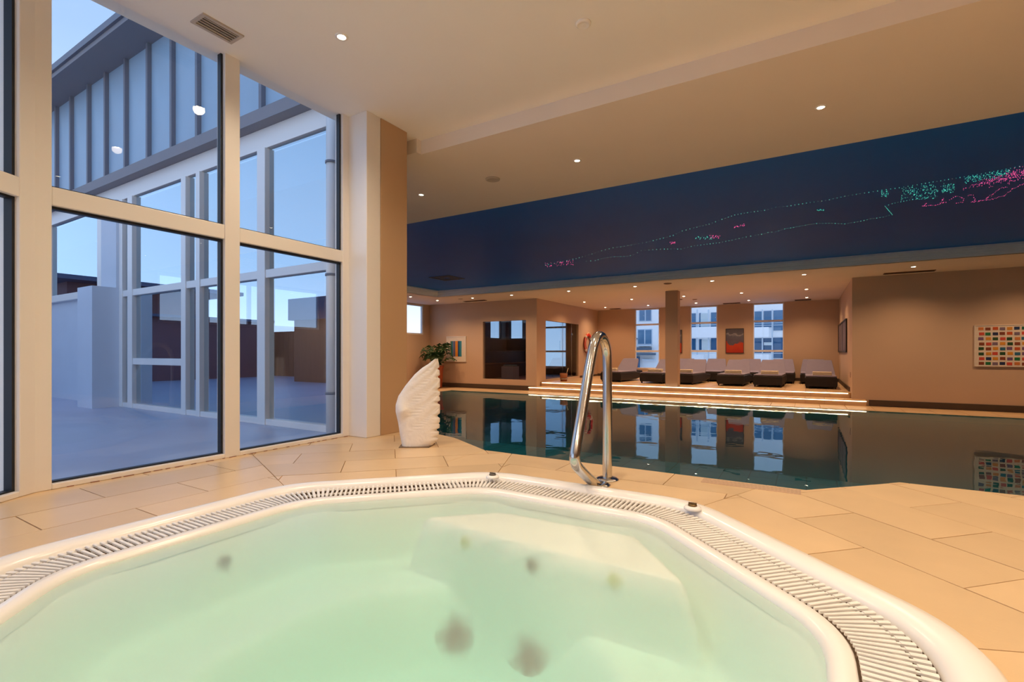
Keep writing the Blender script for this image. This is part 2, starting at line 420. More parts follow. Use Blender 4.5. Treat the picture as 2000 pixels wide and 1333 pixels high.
# alcove platform, steps, LED strips
alc = struct('floor', MB().box(XL+.02, 12.84, .0, XC, YBACK, .234), M['grout'])
for i in range(18):
    for j in range(11):
        dx = (XC-XA)/18; dy = (YBACK-12.85)/11
        x = XA+i*dx; y = 12.85+j*dy
        MB().box(x+.003, y+.003, .232, x+dx-.003, y+dy-.003, .24).build('tile', M['tile'], alc)
sauna_floor = struct('floor', MB().box(XL+.01, 12.75, .234, XA-.1, YBACK, .25), M['wood'])
steps = empty('pool_steps', (-3, 12.6, 0)); tag(steps, 'two wide tiled steps with glowing strip lights below the lounger platform', 'steps')
def abs_build(mb, name, mat, par, **k):
    o = mb.build(name, mat, par, **k); o.matrix_parent_inverse = Matrix.Translation(par.location).inverted(); return o
abs_build(MB().box(-6.9, 12.43, 0, 1.06, 12.86, .105), 'step_core', M['grout'], steps)
for i in range(22):
    dx = 7.96/22; x = -6.9+i*dx
    abs_build(MB().box(x+.003, 12.415, .0, x+dx-.003, 12.432, .088), 'riser_tile', M['riser'], steps)
    abs_build(MB().box(x+.003, 12.41, .105, x+dx-.003, 12.83, .122), 'tread_tile', M['tile'], steps)
for i in range(21):
    dx = 7.5/21; x = -6.7+i*dx
    abs_build(MB().box(x+.003, 12.832, .122, x+dx-.003, 12.845, .212), 'riser_tile', M['riser'], steps)
abs_build(MB().box(-6.9, 12.408, .091, 1.06, 12.416, .105).box(-6.908, 12.408, .091, -6.898, 12.62, .105), 'light_strip', M['led'], steps)
abs_build(MB().box(-6.68, 12.824, .216, .77, 12.834, .231), 'light_strip', M['led'], steps)
# column
struct('trim_2', MB().box(-3.12, 12.86, .24, -2.81, 13.14, ZS), M['column'], bevel=.008)

# ------------------------------------------------------------------ glazing helper
def glazed(root, bays, rails, z0, z1, plane, fw=.06, depth=.07, glass='glass', gask=True):
    pass
# big window wall, axis along Y at XW
def yframe(root, y0, y1, z0, z1, d0=-.05, d1=.035, nm='frame'):
    return MB().box(XW+d0, y0, z0, XW+d1, y1, z1).build(nm, M['frame'], root, bevel=.004)
win = empty('window_1'); tag(win, kind='structure')
yframe(win, .735, .80, .5, ZC+.05, nm='corner_post'); yframe(win, 1.545, 1.632, .5, ZC+.05, nm='mullion'); yframe(win, 2.372, 2.47, .5, ZC+.05, nm='end_post')
for a, b_ in ((.80, 1.545), (1.632, 2.372)):
    yframe(win, a, b_, .5, .525, nm='sill'); yframe(win, a, b_, 1.750, 1.832, d1=.032, nm='transom'); yframe(win, a, b_, 2.83, 2.9, nm='head')
    for z0, z1 in ((.525, 1.750), (1.832, 2.83)):
        g = .012
        mb = MB()
        mb.box(XW-.02, a, z0, XW+.012, a+g*.4, z1).box(XW-.02, b_-g, z0, XW+.012, b_, z1).box(XW-.02, a+g*.4, z0, XW+.012, b_-g, z0+g*.6).box(XW-.02, a+g*.4, z1-g, XW+.012, b_-g, z1)
        mb.build('gasket', M['gasket'], win)
        MB().add([(XW-.01, a, z0), (XW-.01, b_, z0), (XW-.01, b_, z1), (XW-.01, a, z1)], [(0, 1, 2, 3)]).build('pane', M['glass'], win)
# slanted window wall
win2 = empty('window_2'); tag(win2, kind='structure')
SDt = (SD.x, SD.y)
nd = (-SD.y, SD.x)
sgn = 1 if (nd[0]*(0-corner[0])+nd[1]*(0-corner[1])) > 0 else -1
def sbox(a, b_, z0, z1, t0=-.05, t1=.035, nm='frame', mat='frame', bev=.004):
    o_ = (corner[0]+SD.x*a, corner[1]+SD.y*a)
    return MB().obox(o_, SDt, b_-a, t0*sgn, t1*sgn, z0, z1).build(nm, M[mat], win2, bevel=bev)
sbox(0.0, .075, .5, ZC+.05, nm='corner_post')
MB().prism([(XW+.033, .735), (XW+.033, .76), (XW-.05, .76), (XW-.05, .70), (corner[0]+nd[0]*sgn*.033, corner[1]+nd[1]*sgn*.033)], .5, ZC+.05).build('corner_cover', M['frame'], win2)
bays = [(.075, .95), (1.04, 1.90), (1.99, 2.85), (2.94, 3.8)]
for i, (a, b_) in enumerate(bays):
    sbox(b_, b_+.09, .5, ZC+.05, nm='mullion')
    sbox(a, b_, .5, .525, nm='sill'); sbox(a, b_, 1.750, 1.832, nm='transom'); sbox(a, b_, 2.80, 2.9, nm='head')
    for z0, z1 in ((.525, 1.750), (1.832, 2.80)):
        sbox(a, a+.012, z0, z1, -.02, .014, 'gasket', 'gasket', 0); sbox(b_-.01, b_, z0, z1, -.02, .014, 'gasket', 'gasket', 0)
        sbox(a, b_, z0, z0+.007, -.02, .013, 'gasket', 'gasket', 0); sbox(a, b_, z1-.01, z1, -.02, .013, 'gasket', 'gasket', 0)
        p0 = (corner[0]+SD.x*a-nd[0]*sgn*.01, corner[1]+SD.y*a-nd[1]*sgn*.01); p1 = (corner[0]+SD.x*b_-nd[0]*sgn*.01, corner[1]+SD.y*b_-nd[1]*sgn*.01)
        MB().add([(p0[0], p0[1], z0), (p1[0], p1[1], z0), (p1[0], p1[1], z1), (p0[0], p0[1], z1)], [(0, 1, 2, 3)]).build('pane', M['glass'], win2)
struct('wall_southwest', MB().obox((corner[0]+SD.x*3.88, corner[1]+SD.y*3.88), SDt, .9, -.06*sgn, .03*sgn, .4, ZC+.1), M['wallwhite'])
# dirty silicone line at the sill
rs = MB()
y = .85
while y < 2.4:
    L_ = random.uniform(.01, .05); rs.box(XW+.035, y, .4995, XW+.035+random.uniform(.002, .006), y+L_, .503); y += L_+random.uniform(.01, .07)
rs.build('sealant', M['brown'], win)
# pillar at the end of the window wall
struct('trim_3', MB().box(XW-.06, 2.470, .4, XW+.012, 2.92, ZC+.05), M['frame'])
struct('trim_4', MB().box(XW, 2.425, .5, -2.652, 2.556, ZC), M['frame'], bevel=.004)
struct('trim_5', MB().box(XW, 2.560, .5, -2.650, 2.83, ZC), M['pillar_panel'], bevel=.003)
struct('wall_pier', MB().box(XW, 2.84, -.02, -2.83, 2.98, ZC), M['wallwhite'])

# ------------------------------------------------------------------ hot tub
tub = empty('hot_tub', (TC[0], TC[1], .5)); tag(tub, 'white octagonal hot tub set in the tiled floor with slatted overflow rim', 'hot tub')
def tb(mb, name, mat, **k):
    o = mb.build(name, mat, tub, **k); o.matrix_parent_inverse = Matrix.Translation(tub.location).inverted(); return o
def rings_mesh(prof, rndf=.14, n=7):
    return [[(x, y, z) for x, y in octo(a_, rndf*(a_/1.1), n)] for a_, z in prof]
lip = MB().loft(rings_mesh([(AP-.02, .48), (AP+.002, .497), (AP, .512), (AP-.015, .527), (AP-.045, .534), (AP-.075, .530), (AP-.095, .519), (AP-.10, .49)]), True, False)
tb(lip, 'rim', M['acrylic'])
ch = MB().loft(rings_mesh([(AP-.10, .505), (AP-.10, .44), (.905, .44), (.905, .505)]), True, False); tb(ch, 'overflow_channel', M['channel'])
inn = MB().loft(rings_mesh([(.912, .49), (.911, .512), (.905, .518), (.880, .518), (.868, .512), (.862, .500), (.858, .47)]), True, False); tb(inn, 'inner_curb', M['acrylic'])
tb(MB().loft(rings_mesh([(.990, .502), (.990, .508), (.982, .508), (.982, .502)]), True, False), 'slat_rail', M['slat'])
# slats
W0, W1 = .916, AP-.104
sl = MB(); L_ = W1-W0
prof = [(-.0045, -.001), (-.0045, .0045), (-.0032, .006), (.0032, .006), (.0045, .0045), (.0045, -.001)]
sl.loft([[(0, px, pz) for px, pz in prof], [(L_*.70, px, pz) for px, pz in prof]], True, True, smooth=False)
sl.loft([[(L_*.70, px*.7, pz*.7) for px, pz in prof], [(L_*.76, px*.7, pz*.7) for px, pz in prof]], True, True, smooth=False)
sl.loft([[(L_*.76, px, pz) for px, pz in prof], [(L_, px, pz) for px, pz in prof]], True, True, smooth=False)
slme = sl.mesh('slat', M['slat'])
# wedge slats for the corners (narrow at the inside)
sw_ = MB()
for a_, b_, k_ in ((0, .72, 1), (.72, .78, .7), (.78, 1.0, 1)):
    sw_.loft([[(L_*q, px*(.62+.55*q)*k_, pz*k_) for px, pz in prof] for q in (a_, b_)], True, True, smooth=False)
swme = sw_.mesh('slat', M['slat'])
slots = []
pitch = .0185
for k in range(8):
    a = k*PI/4; n = (math.cos(a), math.sin(a)); u = (-n[1], n[0])
    half = W0*math.tan(PI/8)-.115
    m_ = round(2*half/pitch); pt_ = 2*half/m_
    for i in range(m_+1):
        s_ = -half+i*pt_
        slots.append((TC[0]+n[0]*W0+u[0]*s_, TC[1]+n[1]*W0+u[1]*s_, a, slme))
    # fan at corner k..k+1
    cr = W0/math.cos(PI/8); ca = a+PI/8
    for i in range(14):
        t_ = (i+1)/15; ang = a+t_*PI/4
        # point on the rounded inner line near the corner
        p0 = (TC[0]+n[0]*W0+u[0]*half, TC[1]+n[1]*W0+u[1]*half)
        n2 = (math.cos(a+PI/4), math.sin(a+PI/4)); u2 = (-n2[1], n2[0])
        p1 = (TC[0]+n2[0]*W0-u2[0]*half, TC[1]+n2[1]*W0-u2[1]*half)
        pc = (TC[0]+cr*math.cos(ca), TC[1]+cr*math.sin(ca))
        q = tuple(p0[c_]*(1-t_)**2+pc[c_]*2*t_*(1-t_)+p1[c_]*t_**2 for c_ in (0, 1))
        slots.append((q[0], q[1], ang, swme))
def camdist(p): return math.hypot(p[0], p[1])
vis = [s_ for s_ in slots if (-math.sin(TH)*s_[0]+math.cos(TH)*s_[1]) > .3]
hid = [s_ for s_ in slots if s_ not in vis]
vis.sort(key=camdist)
rest = vis[298:]+hid
for (x, y, a, me) in vis[:298]:
    o = link('slat', me, tub, (x-TC[0], y-TC[1], .511-.5), a)
hb = MB()
for (x, y, a, me) in rest:
    hb.obox((x, y), (math.cos(a), math.sin(a)), L_, -.005, .005, .508, .518)
h_ = tb(hb, 'far_slats', M['slat']); h_['kind'] = 'stuff'; h_['label'] = 'overflow slats beyond the nearest ones'
# shell: smooth height field inside the water line
m, t, b = newmat('tub_shell'); M['shell'] = m
b.inputs['Base Color'].default_value = lin((250, 250, 244))+(1,); b.inputs['Roughness'].default_value = .45
def sst(a, b_, x):
    t_ = max(0, min(1, (x-a)/(b_-a))); return t_*t_*(3-2*t_)
def apo(x, y):
    dx, dy = x-TC[0], y-TC[1]
    v = [dx*math.cos(k*PI/4)+dy*math.sin(k*PI/4) for k in range(8)]
    mx = max(v); K = 26/ .9
    return mx+math.log(sum(math.exp(K*(q-mx)) for q in v))/K-.012
STEP = [(-1.27, 1.40), (-1.03, 1.63), (-.49, 1.655), (-.25, 1.36), (-.64, 1.355)]
def sdstep(x, y):
    d = 1e9; ins = True; n = len(STEP); inside = False
    for i in range(n):
        ax, ay = STEP[i]; bx, by = STEP[(i+1) % n]
        t_ = max(0, min(1, ((x-ax)*(bx-ax)+(y-ay)*(by-ay))/((bx-ax)**2+(by-ay)**2)))
        d = min(d, math.hypot(x-ax-t_*(bx-ax), y-ay-t_*(by-ay)))
        if (ay > y) != (by > y) and x < (bx-ax)*(y-ay)/(by-ay)+ax: inside = not inside
    return -d if inside else d
def tubz(x, y):
    A = apo(x, y)
    z = .07
    z = z+(.28-z)*sst(.38, .54, A)                # bench
    z = z+(.50-z)*sst(.775, .872, A)
    s_ = sst(.02, -.02, sdstep(x, y))
    z = z+(.480-z)*s_ if z < .480 else z
    return z
N = 150
vs = []; fs = []; R_ = .90
for i in range(N+1):
    for j in range(N+1):
        x = TC[0]-R_+2*R_*i/N; y = TC[1]-R_+2*R_*j/N
        vs.append((x, y, tubz(x, y)))
for i in range(N):
    for j in range(N):
        cx = TC[0]-R_+2*R_*(i+.5)/N; cy = TC[1]-R_+2*R_*(j+.5)/N
        if apo(cx, cy) < .885:
            fs.append((i*(N+1)+j, (i+1)*(N+1)+j, (i+1)*(N+1)+j+1, i*(N+1)+j+1))
tb(MB().add(vs, fs, 0, True), 'shell', M['shell'])
# water: surface plus absorbing body
m = glassy('tub_water', (.98, 1.0, .99), 1.33, milky=((.84, .92, .85), .27, .27, 1.6), grough=.34)
va = m.node_tree.nodes.new('ShaderNodeVolumeAbsorption'); va.inputs[0].default_value = (.34, .86, .80, 1); va.inputs[1].default_value = 1.45
m.node_tree.links.new(va.outputs[0], [n_ for n_ in m.node_tree.nodes if n_.type == 'OUTPUT_MATERIAL'][0].inputs['Volume'])
M['tubwater'] = m
ow = octo(.874, .11, 7)
wv = [(x, y, .500) for x, y in ow]; wb = [(x, y, -.10) for x, y in ow]; n = len(ow)
tb(MB().add(wv+wb, [tuple(range(n)), tuple(range(n, 2*n))[::-1]]+[(i, n+i, n+(i+1) % n, (i+1) % n) for i in range(n)]), 'water', M['tubwater'])
def march(px, py):
    l = (px-1000)/956; d = Vector((-sTc+l*cTc, cTc+l*sTc, -(py-690)/956)); t_ = .6
    while t_ < 3:
        p = Vector((0, 0, 1.10))+d*t_
        if p.z < .5 and p.z < tubz(p.x, p.y): return (p.x, p.y)
        t_ += .004
    return (TC[0], TC[1])
cTc, sTc = math.cos(TH), math.sin(TH)
DR = [march(890, 1243)+(.062,), march(1035, 1290)+(.072,)]
JT = [march(437, 1104), march(1040, 1107), march(1200, 1145), march(910, 1072)]
def churned(name, rgb, R_, ns):
    """fitting seen through churned water: ragged, thinning towards its edge"""
    m = pbr(name, rgb, .7); t = m.node_tree; N = t.nodes.new; L = t.links.new
    out = [q for q in t.nodes if q.type == 'OUTPUT_MATERIAL'][0]; b = t.nodes['Principled BSDF']
    tcn = N('ShaderNodeTexCoord'); mp = N('ShaderNodeMapping'); mp.inputs['Scale'].default_value = (1, 1, 0); L(tcn.outputs['Object'], mp.inputs[0])
    ln = N('ShaderNodeVectorMath'); ln.operation = 'LENGTH'; L(mp.outputs[0], ln.inputs[0])
    n = N('ShaderNodeTexNoise'); n.inputs['Scale'].default_value = ns; n.inputs['Detail'].default_value = 4; n.inputs['Distortion'].default_value = 1.0; L(tcn.outputs['Object'], n.inputs['Vector'])
    ma = N('ShaderNodeMath'); ma.operation = 'MULTIPLY_ADD'; ma.inputs[1].default_value = R_*1.1; L(n.outputs[0], ma.inputs[0]); L(ln.outputs['Value'], ma.inputs[2])
    mr = N('ShaderNodeMapRange'); mr.interpolation_type = 'SMOOTHSTEP'; mr.inputs['From Min'].default_value = R_*1.5; mr.inputs['From Max'].default_value = R_*.45; mr.inputs['To Max'].default_value = .9
    L(ma.outputs[0], mr.inputs[0])
    tr = N('ShaderNodeBsdfTransparent'); mx = N('ShaderNodeMixShader'); L(mr.outputs[0], mx.inputs[0]); L(tr.outputs[0], mx.inputs[1]); L(b.outputs[0], mx.inputs[2]); L(mx.outputs[0], out.inputs[0])
    return m
M['drain'] = churned('drain_cover', (58, 92, 74), .088, 16)
M['jetpale'] = churned('jet_nozzle_pale', (206, 206, 130), .034, 30)
M['jet'] = churned('jet_nozzle', (84, 104, 78), .036, 30)
def on_shell(o, x, y):
    e_ = .03; n_ = Vector((-(tubz(x+e_, y)-tubz(x-e_, y))/(2*e_), -(tubz(x, y+e_)-tubz(x, y-e_))/(2*e_), 1)).normalized()
    o.rotation_mode = 'QUATERNION'; o.rotation_quaternion = Vector((0, 0, 1)).rotation_difference(n_)
    o.matrix_parent_inverse = Matrix(); o.location = (x-TC[0], y-TC[1], tubz(x, y)-.5)
for (x, y, r_) in DR:
    z = .004; mb = MB(); r_ *= 1.35; mb.lathe([(r_, .006), (r_*.85, .008), (r_*.5, .012), (.0003, .013)], 24, caps=False)
    on_shell(tb(mb, 'drain_cover', M['drain']), x, y)
for qi, (x, y) in enumerate(JT):
    z = tubz(x, y)
    on_shell(tb(MB().lathe([(.038, .004), (.026, .008), (.014, .012), (.0003, .012)], 18, caps=False), 'jet', M['jet'] if qi in (0, 1) else M['jetpale']), x, y)
# two knobs on the rim
def knob(x, y, label, mtop):
    k_ = empty('air_regulator', (x, y, .531)); tag(k_, label, 'valve', None)
    MB().lathe([(.030, 0), (.030, .006), (.026, .011), (.020, .013)], 26).build('base_ring', M['acrylic'], k_)
    mb = MB().lathe([(.016, .012), (.015, .018), (.010, .020)], 20); mb.obox((-.014, 0), (1, 0), .028, -.003, .003, .018, .024)
    mb.build('cap', mtop, k_)
    for q in range(10):
        pass
M['brass'] = pbr('brass_cap', (120, 96, 60), .35, metal=.8); M['greycap'] = pbr('grey_cap', (90, 80, 72), .5)
knob(-1.225, 1.865, 'small round white valve knob with grey cap on tub rim near the sculpture', M['greycap'])
knob(-.355, 1.865, 'small round white valve knob with brass cap on tub rim right of handrail', M['brass'])

# ------------------------------------------------------------------ handrail
hr = empty('handrail', (-.81, 2.17, .5)); tag(hr, 'polished steel hoop handrail standing on the tiles at the hot tub edge', 'handrail')
def chaikin(P, n=3):
    for _ in range(n):
        Q = [P[0]]
        for a, b_ in zip(P[:-1], P[1:]):
            Q += [tuple(a[i]*.75+b_[i]*.25 for i in range(len(a))), tuple(a[i]*.25+b_[i]*.75 for i in range(len(a)))]
        Q.append(P[-1]); P = Q
    return P
path = [(2.225, .50), (2.225, .70), (2.225, .95), (2.224, 1.05), (2.215, 1.125), (2.15, 1.185), (2.065, 1.165), (2.01, 1.06), (1.94, .90), (1.86, .72), (1.835, .655), (1.90, .61), (2.0, .55), (2.105, .498)]
pp = [(0, y-2.17, z-.5) for y, z in chaikin(path, 3)]
MB().tube(pp, .0225, 16).build('tube', M['steel'], hr)
for y in (2.225, 2.11):
    MB().lathe([(.054, 0), (.054, .003), (.044, .009), (.026, .012)], 28, (0, y-2.17, 0)).build('flange', M['steel'], hr)

# ------------------------------------------------------------------ sculpture: carved wing
st = empty('wing_sculpture', (-2.16, 2.40, .5), TH); tag(st, 'white carved stone sculpture shaped like an upright feathered wing on the tiles', 'sculpture')
# outline in local u (right) / z ; from photo proportions, px 763..850, y 876..705
SC = 3.13/956
left = [(0, 0), (.03, .01)]
def ug(px, py): return ((px-805)*SC, (876-py)*SC)
Lz = [(776, 874), (772, 855), (768, 830), (763, 808), (763, 795), (768, 778), (782, 757), (800, 735), (815, 722), (828, 714), (838, 706), (843, 703)]
Rz = [(834, 876), (846, 864), (849, 845), (850, 820), (850, 780), (850, 740), (849, 725), (848, 714), (846, 706)]
NOTCH = [(845, .030, .010), (817, .026, .012), (791, .026, .010), (765, .024, .012), (740, .022, .009), (724, .018, .007), (858, .018, .008), (832, .010, .006), (778, .010, .006)]
def interp(pts, z):
    q = [ug(*p) for p in pts]
    for a, b_ in zip(q[:-1], q[1:]):
        if a[1] <= z <= b_[1] or b_[1] <= z <= a[1]:
            t_ = (z-a[1])/(b_[1]-a[1]) if abs(b_[1]-a[1]) > 1e-6 else 0
            return a[0]+(b_[0]-a[0])*t_
    return q[-1][0] if z > q[-1][1] else q[0][0]
H_ = ug(843, 704)[1]; NZ = 150; NU = 64
rings = []
for k in range(NZ+1):
    z = H_*k/NZ; l = interp(Lz, z); r_ = interp(Rz, z)
    ring = []
    for i in range(NU):
        a = 2*PI*i/NU; cc = math.cos(a); ss = math.sin(a)
        x = (l+r_)/2+(r_-l)/2*math.copysign(abs(cc)**.75, cc)
        f_ = max(0.0, min(1.0, (x-l)/max(1e-4, r_-l)))
        cut = sum(d_*math.exp(-((z-(876-py_)*SC)/w_)**4) for py_, d_, w_ in NOTCH)
        x -= .6*cut*max(0, (f_-.72)/.28)**1.5
        th_ = (.080*(1-.55*z/H_))*(1-.35*f_)
        y = th_*math.copysign(abs(ss)**.8, ss)
        # feather grooves sweeping up to the right
        g = 0
        for q in range(7):
            zc = .05+q*.085; line = zc+.20*(f_**1.3)*(1-.5*q/7)+.02*q*f_
            d_ = (z-line); g += math.exp(-(d_/.006)**2)*.35+(1/(1+math.exp(-d_/.004)))*.0
            g -= math.exp(-((d_-.014)/.012)**2)*.25
        g += math.exp(-((x-(-.045+z*.05))/.004)**2)*(.5 if z < .22 else 0)
        y -= math.copysign(.016*g*min(1, f_*1.8+.1), ss) if abs(ss) > .15 else 0
        # bulge on the left
        y += math.copysign(.028*math.exp(-((x+.085)/.035)**2-((z-.235)/.045)**2), ss) if abs(ss) > .1 else 0
        ring.append((x, y, z))
    rings.append(ring)
MB().loft(rings, True, True).build('carved_wing', M['stone'], st)
MB().prism([(-.10, -.085), (.09, -.075), (.11, .05), (.05, .085), (-.11, .07)], 0, .006).build('base_plate', M['channel'], st)

# ------------------------------------------------------------------ ceiling fittings
def ordinal(i): return ['first', 'second', 'third', 'fourth', 'fifth', 'sixth'][i]
def ring_me(r_, rin):
    return MB().lathe([(r_, 0), (r_*.98, -.004), (rin*1.1, -.006), (rin, -.002), (rin, .004)], 28, caps=False).mesh('trim_ring', M['acrylic'])
rm = ring_me(.034, .021); lm = MB().lathe([(.021, -.001), (.016, -.003), (.002, -.004)], 20).mesh('lens', M['lamp'])
rm2 = ring_me(.045, .034); lm2 = MB().lathe([(.036, -.003), (.026, -.006), (.002, -.008)], 20).mesh('lens', M['lamp'])
spot = bpy.data.lights.new('spot', 'SPOT'); spot.energy = LAMP_W; spot.color = WARM; spot.spot_size = math.radians(150); spot.spot_blend = .9; spot.shadow_soft_size = .035
spot2 = bpy.data.lights.new('spot', 'SPOT'); spot2.energy = 78; spot2.color = (1.0, .61, .33); spot2.spot_size = math.radians(140); spot2.spot_blend = .9; spot2.shadow_soft_size = .03
def downlight(x, y, z, label, group, big=True, on=True):
    d = empty('downlight', (x, y, z)); tag(d, label, 'ceiling light', group)
    link('trim_ring', rm if big else rm2, d); link('lens', lm if big else lm2, d)
    l = bpy.data.objects.new('lamp', spot if big else spot2); COL.objects.link(l); l.parent = d; l.location = (0, 0, -.02)
for i, x in enumerate((-2.15, -.86, .43, 1.72, 3.01)):
    downlight(x, 1.79, ZC, 'recessed ceiling downlight above the hot tub, nearest the window' if i == 0 else 'recessed downlight over the hot tub platform, %s from the window wall' % ordinal(i), 'downlights over the hot tub')
for i, x in enumerate((-1.5, .43, 1.72, 3.01)):  # added row out of view, to lift the light on ceiling and tub
    downlight(x, .45 if i else .40, ZC, 'added unseen downlight over the near side of the tub, %s from the window wall' % ordinal(i), 'downlights over the hot tub')
for i, x in enumerate((-1.0, .43, 1.72, 3.01)):  # second added row behind the camera, only for more bounced light
    downlight(x, -.95, ZC, 'added unseen downlight behind the hot tub, %s from the window wall' % ordinal(i), 'downlights over the hot tub')
for i, x in enumerate((-3.33, -1.63, .08, 1.78, 3.48)):
    downlight(x, 3.76, ZS, 'recessed downlight in the beam soffit before the blue ceiling, %s from the pillar' % ordinal(i), 'downlights in the near soffit')
def fl(xs, y, label, grp):
    for i, x in enumerate(xs): downlight(x, y, ZS, label % ordinal(i), grp, False)
fl((-9.61, -8.30, -6.98, -5.26, -3.52, -1.79), 11.58, 'small downlight in the far pool-edge soffit, %s from the left corner', 'downlights along the far pool edge')
fl((-.04, 1.70, 3.45, 5.2), 11.6, 'small downlight in the far pool-edge soffit right of the column, %s from the column end', 'downlights along the far pool edge')
fl((-5.96, -4.45, -2.96, -1.48, .0), 14.3, 'small downlight over the front row of loungers, %s from the left wall', 'downlights over the loungers')
fl((-6.05, -4.55, -3.02, -1.50, .01), 16.42, 'small downlight by the back windows, %s from the left wall', 'downlights over the back loungers')
downlight(-9.64, 10.43, ZS, 'small downlight in the left pool-edge soffit above the corner window', 'downlights along the left pool edge', False)
downlight(-9.9, 8.2, ZS, 'small downlight in the left pool-edge soffit behind the pillar', 'downlights along the left pool edge', False)
# grille near the window
vt = empty('air_vent', (-2.655, 1.41, ZC)); tag(vt, 'rectangular slatted air vent in the ceiling beside the tall window', 'air vent')
mb = MB(); W_, H2 = .062, .105
mb.box(-W_, -H2, -.008, W_, -H2+.016, .0).box(-W_, H2-.016, -.008, W_, H2, 0).box(-W_, -H2+.016, -.008, -W_+.018, H2-.016, 0).box(W_-.018, -H2+.016, -.008, W_, H2-.016, 0)
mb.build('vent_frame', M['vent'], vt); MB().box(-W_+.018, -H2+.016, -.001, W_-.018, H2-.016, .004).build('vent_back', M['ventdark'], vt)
for i in range(4):
    x = -W_+.030+i*.021
    MB().box(x-.003, -H2+.016, -.006, x+.003, H2-.016, -.001).build('slat', M['vent'], vt)
def disc(x, y, z, r_, name, label, cat, mat):
    o = MB().lathe([(r_, 0), (r_*.97, -.008), (r_*.75, -.014), (r_*.7, -.010), (.01, -.012)], 30).build(name, mat, None, loc=(x, y, z)); tag(o, label, cat); return o
disc(-2.47, 3.763, ZS, .068, 'ceiling_speaker', 'round flush ceiling speaker in the near soffit between two downlights', 'speaker', M['vent'])
disc(-.99, 2.363, ZC, .04, 'smoke_detector', 'pale round smoke detector flat on the ceiling above the handrail', 'detector', M['ceiling'])
disc(-2.73, 11.48, ZS, .09, 'smoke_detector', 'round detector on the far soffit in front of the column', 'detector', M['slot'])
disc(-3.22, 15.06, ZS, .07, 'smoke_detector', 'round alcove ceiling detector just right of the column top', 'detector', M['slot'])
disc(-2.85, 15.3, ZS, .07, 'smoke_detector', 'round alcove ceiling detector second right of the column top', 'detector', M['slot'])
disc(-8.75, 11.6, ZS, .07, 'smoke_detector', 'round detector in the far soffit left of the slot vent', 'detector', M['vent'])
def slotv(x0, y0, x1, y1, label):
    o = empty('slot_vent', ((x0+x1)/2, (y0+y1)/2, ZS)); tag(o, label, 'air vent')
    w2, h2 = (x1-x0)/2, (y1-y0)/2
    MB().box(-w2, -h2, -.012, w2, h2, .002).build('vent_body', M['slot'], o)
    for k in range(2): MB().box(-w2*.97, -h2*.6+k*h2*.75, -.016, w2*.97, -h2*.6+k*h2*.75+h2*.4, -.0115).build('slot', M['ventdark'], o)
slotv(-9.07, 12.16, -8.29, 12.32, 'long slot air vent in the soffit above the striped picture')
slotv(1.33, 12.22, 2.13, 12.38, 'long slot air vent in the soffit above the right wall')
slotv(-6.1, 16.95, -5.72, 17.15, 'short slot vent on the alcove ceiling at its left end')
slotv(-2.30, 16.95, -1.80, 17.15, 'short slot vent on the alcove ceiling above the orange painting')
slotv(-.30, 16.95, .12, 17.2, 'short slot vent on the alcove ceiling at its right end')
# square diffuser in the blue ceiling
df_ = empty('air_diffuser', (-7.21, 9.03, ZB)); tag(df_, 'square air diffuser in the far left of the blue ceiling', 'air vent')
M['dgrey'] = pbr('diffuser_blue', (60, 80, 110), .5)
for k, r_ in enumerate((.30, .21, .12)):
    mb = MB(); mb.box(-r_, -r_, -.012+k*.002, r_, -r_+.04, 0).box(-r_, r_-.04, -.012+k*.002, r_, r_, 0).box(-r_, -r_+.04, -.012+k*.002, -r_+.04, r_-.04, 0).box(r_-.04, -r_+.04, -.012+k*.002, r_, r_-.04, 0)
    mb.build('diffuser_ring', M['dgrey'], df_)
# ------------------------------------------------------------------ fibre-optic picture in the blue ceiling
cT, sT = math.cos(TH), math.sin(TH)
def onplane(px, py, z):
    D = 956*(1.10-z)/(py-690); l = (px-1000)/956
    return (D*(-sT+l*cT), D*(cT+l*sT))
gA = [(260,470),(500,420),(600,392),(700,358),(790,335),(850,328),(960,308),(1050,292),(1130,272),(1210,252),(1260,238),(1330,203),(1420,180),(1540,150),(1640,112),(1740,78),(1840,60),(2000,38)]
gB = [(0,515),(60,498),(150,490),(300,465),(450,445),(600,412),(720,392),(890,365),(1060,340),(1200,315),(1350,290),(1500,265),(1700,230),(1860,200),(2000,170),(2200,140)]
gC = [(580,440),(650,435),(720,415),(800,405),(900,402),(950,390),(1010,358),(1100,350),(1190,345),(1320,345),(1400,325),(1500,310),(1620,295),(1720,275),(1830,250),(1900,238),(2000,220)]
gD = [(0,695),(60,690),(130,668),(270,642),(380,625),(500,623),(600,628),(700,612),(800,590),(900,575),(970,555),(915,490),(970,470),(1060,450),(1130,437),(1250,430)]
A4 = lambda p: (1000+p[0]/4, 400+p[1]/4); B4 = lambda p: (1500+p[0]/4, 280+p[1]/4)
def dots(pts, step):
    out = []; 
    for a, b_ in zip(pts[:-1], pts[1:]):
        d_ = math.hypot(b_[0]-a[0], b_[1]-a[1]); k = max(1, int(d_/step))
        for i in range(k): out.append((a[0]+(b_[0]-a[0])*i/k, a[1]+(b_[1]-a[1])*i/k))
    return out
green = [A4(p) for p in dots(gA, 24)]+[B4(p) for p in dots(gB, 30)]+[A4(p) for p in dots(gC, 24)]+[B4(p) for p in dots(gD, 22)]
green += [B4(p) for p in dots([(970, 555), (915, 490)], 7)]
rr = random.Random(3)
for _ in range(150): x = rr.uniform(1040, 1330); green.append(B4((x, rr.uniform(345-(x-1040)*.10, 445-(x-1040)*.06))))
for _ in range(26): green.append(B4((rr.uniform(885, 940), rr.uniform(368, 420))))
for _ in range(60): green.append(B4((rr.uniform(1350, 1460), rr.uniform(310, 385))))
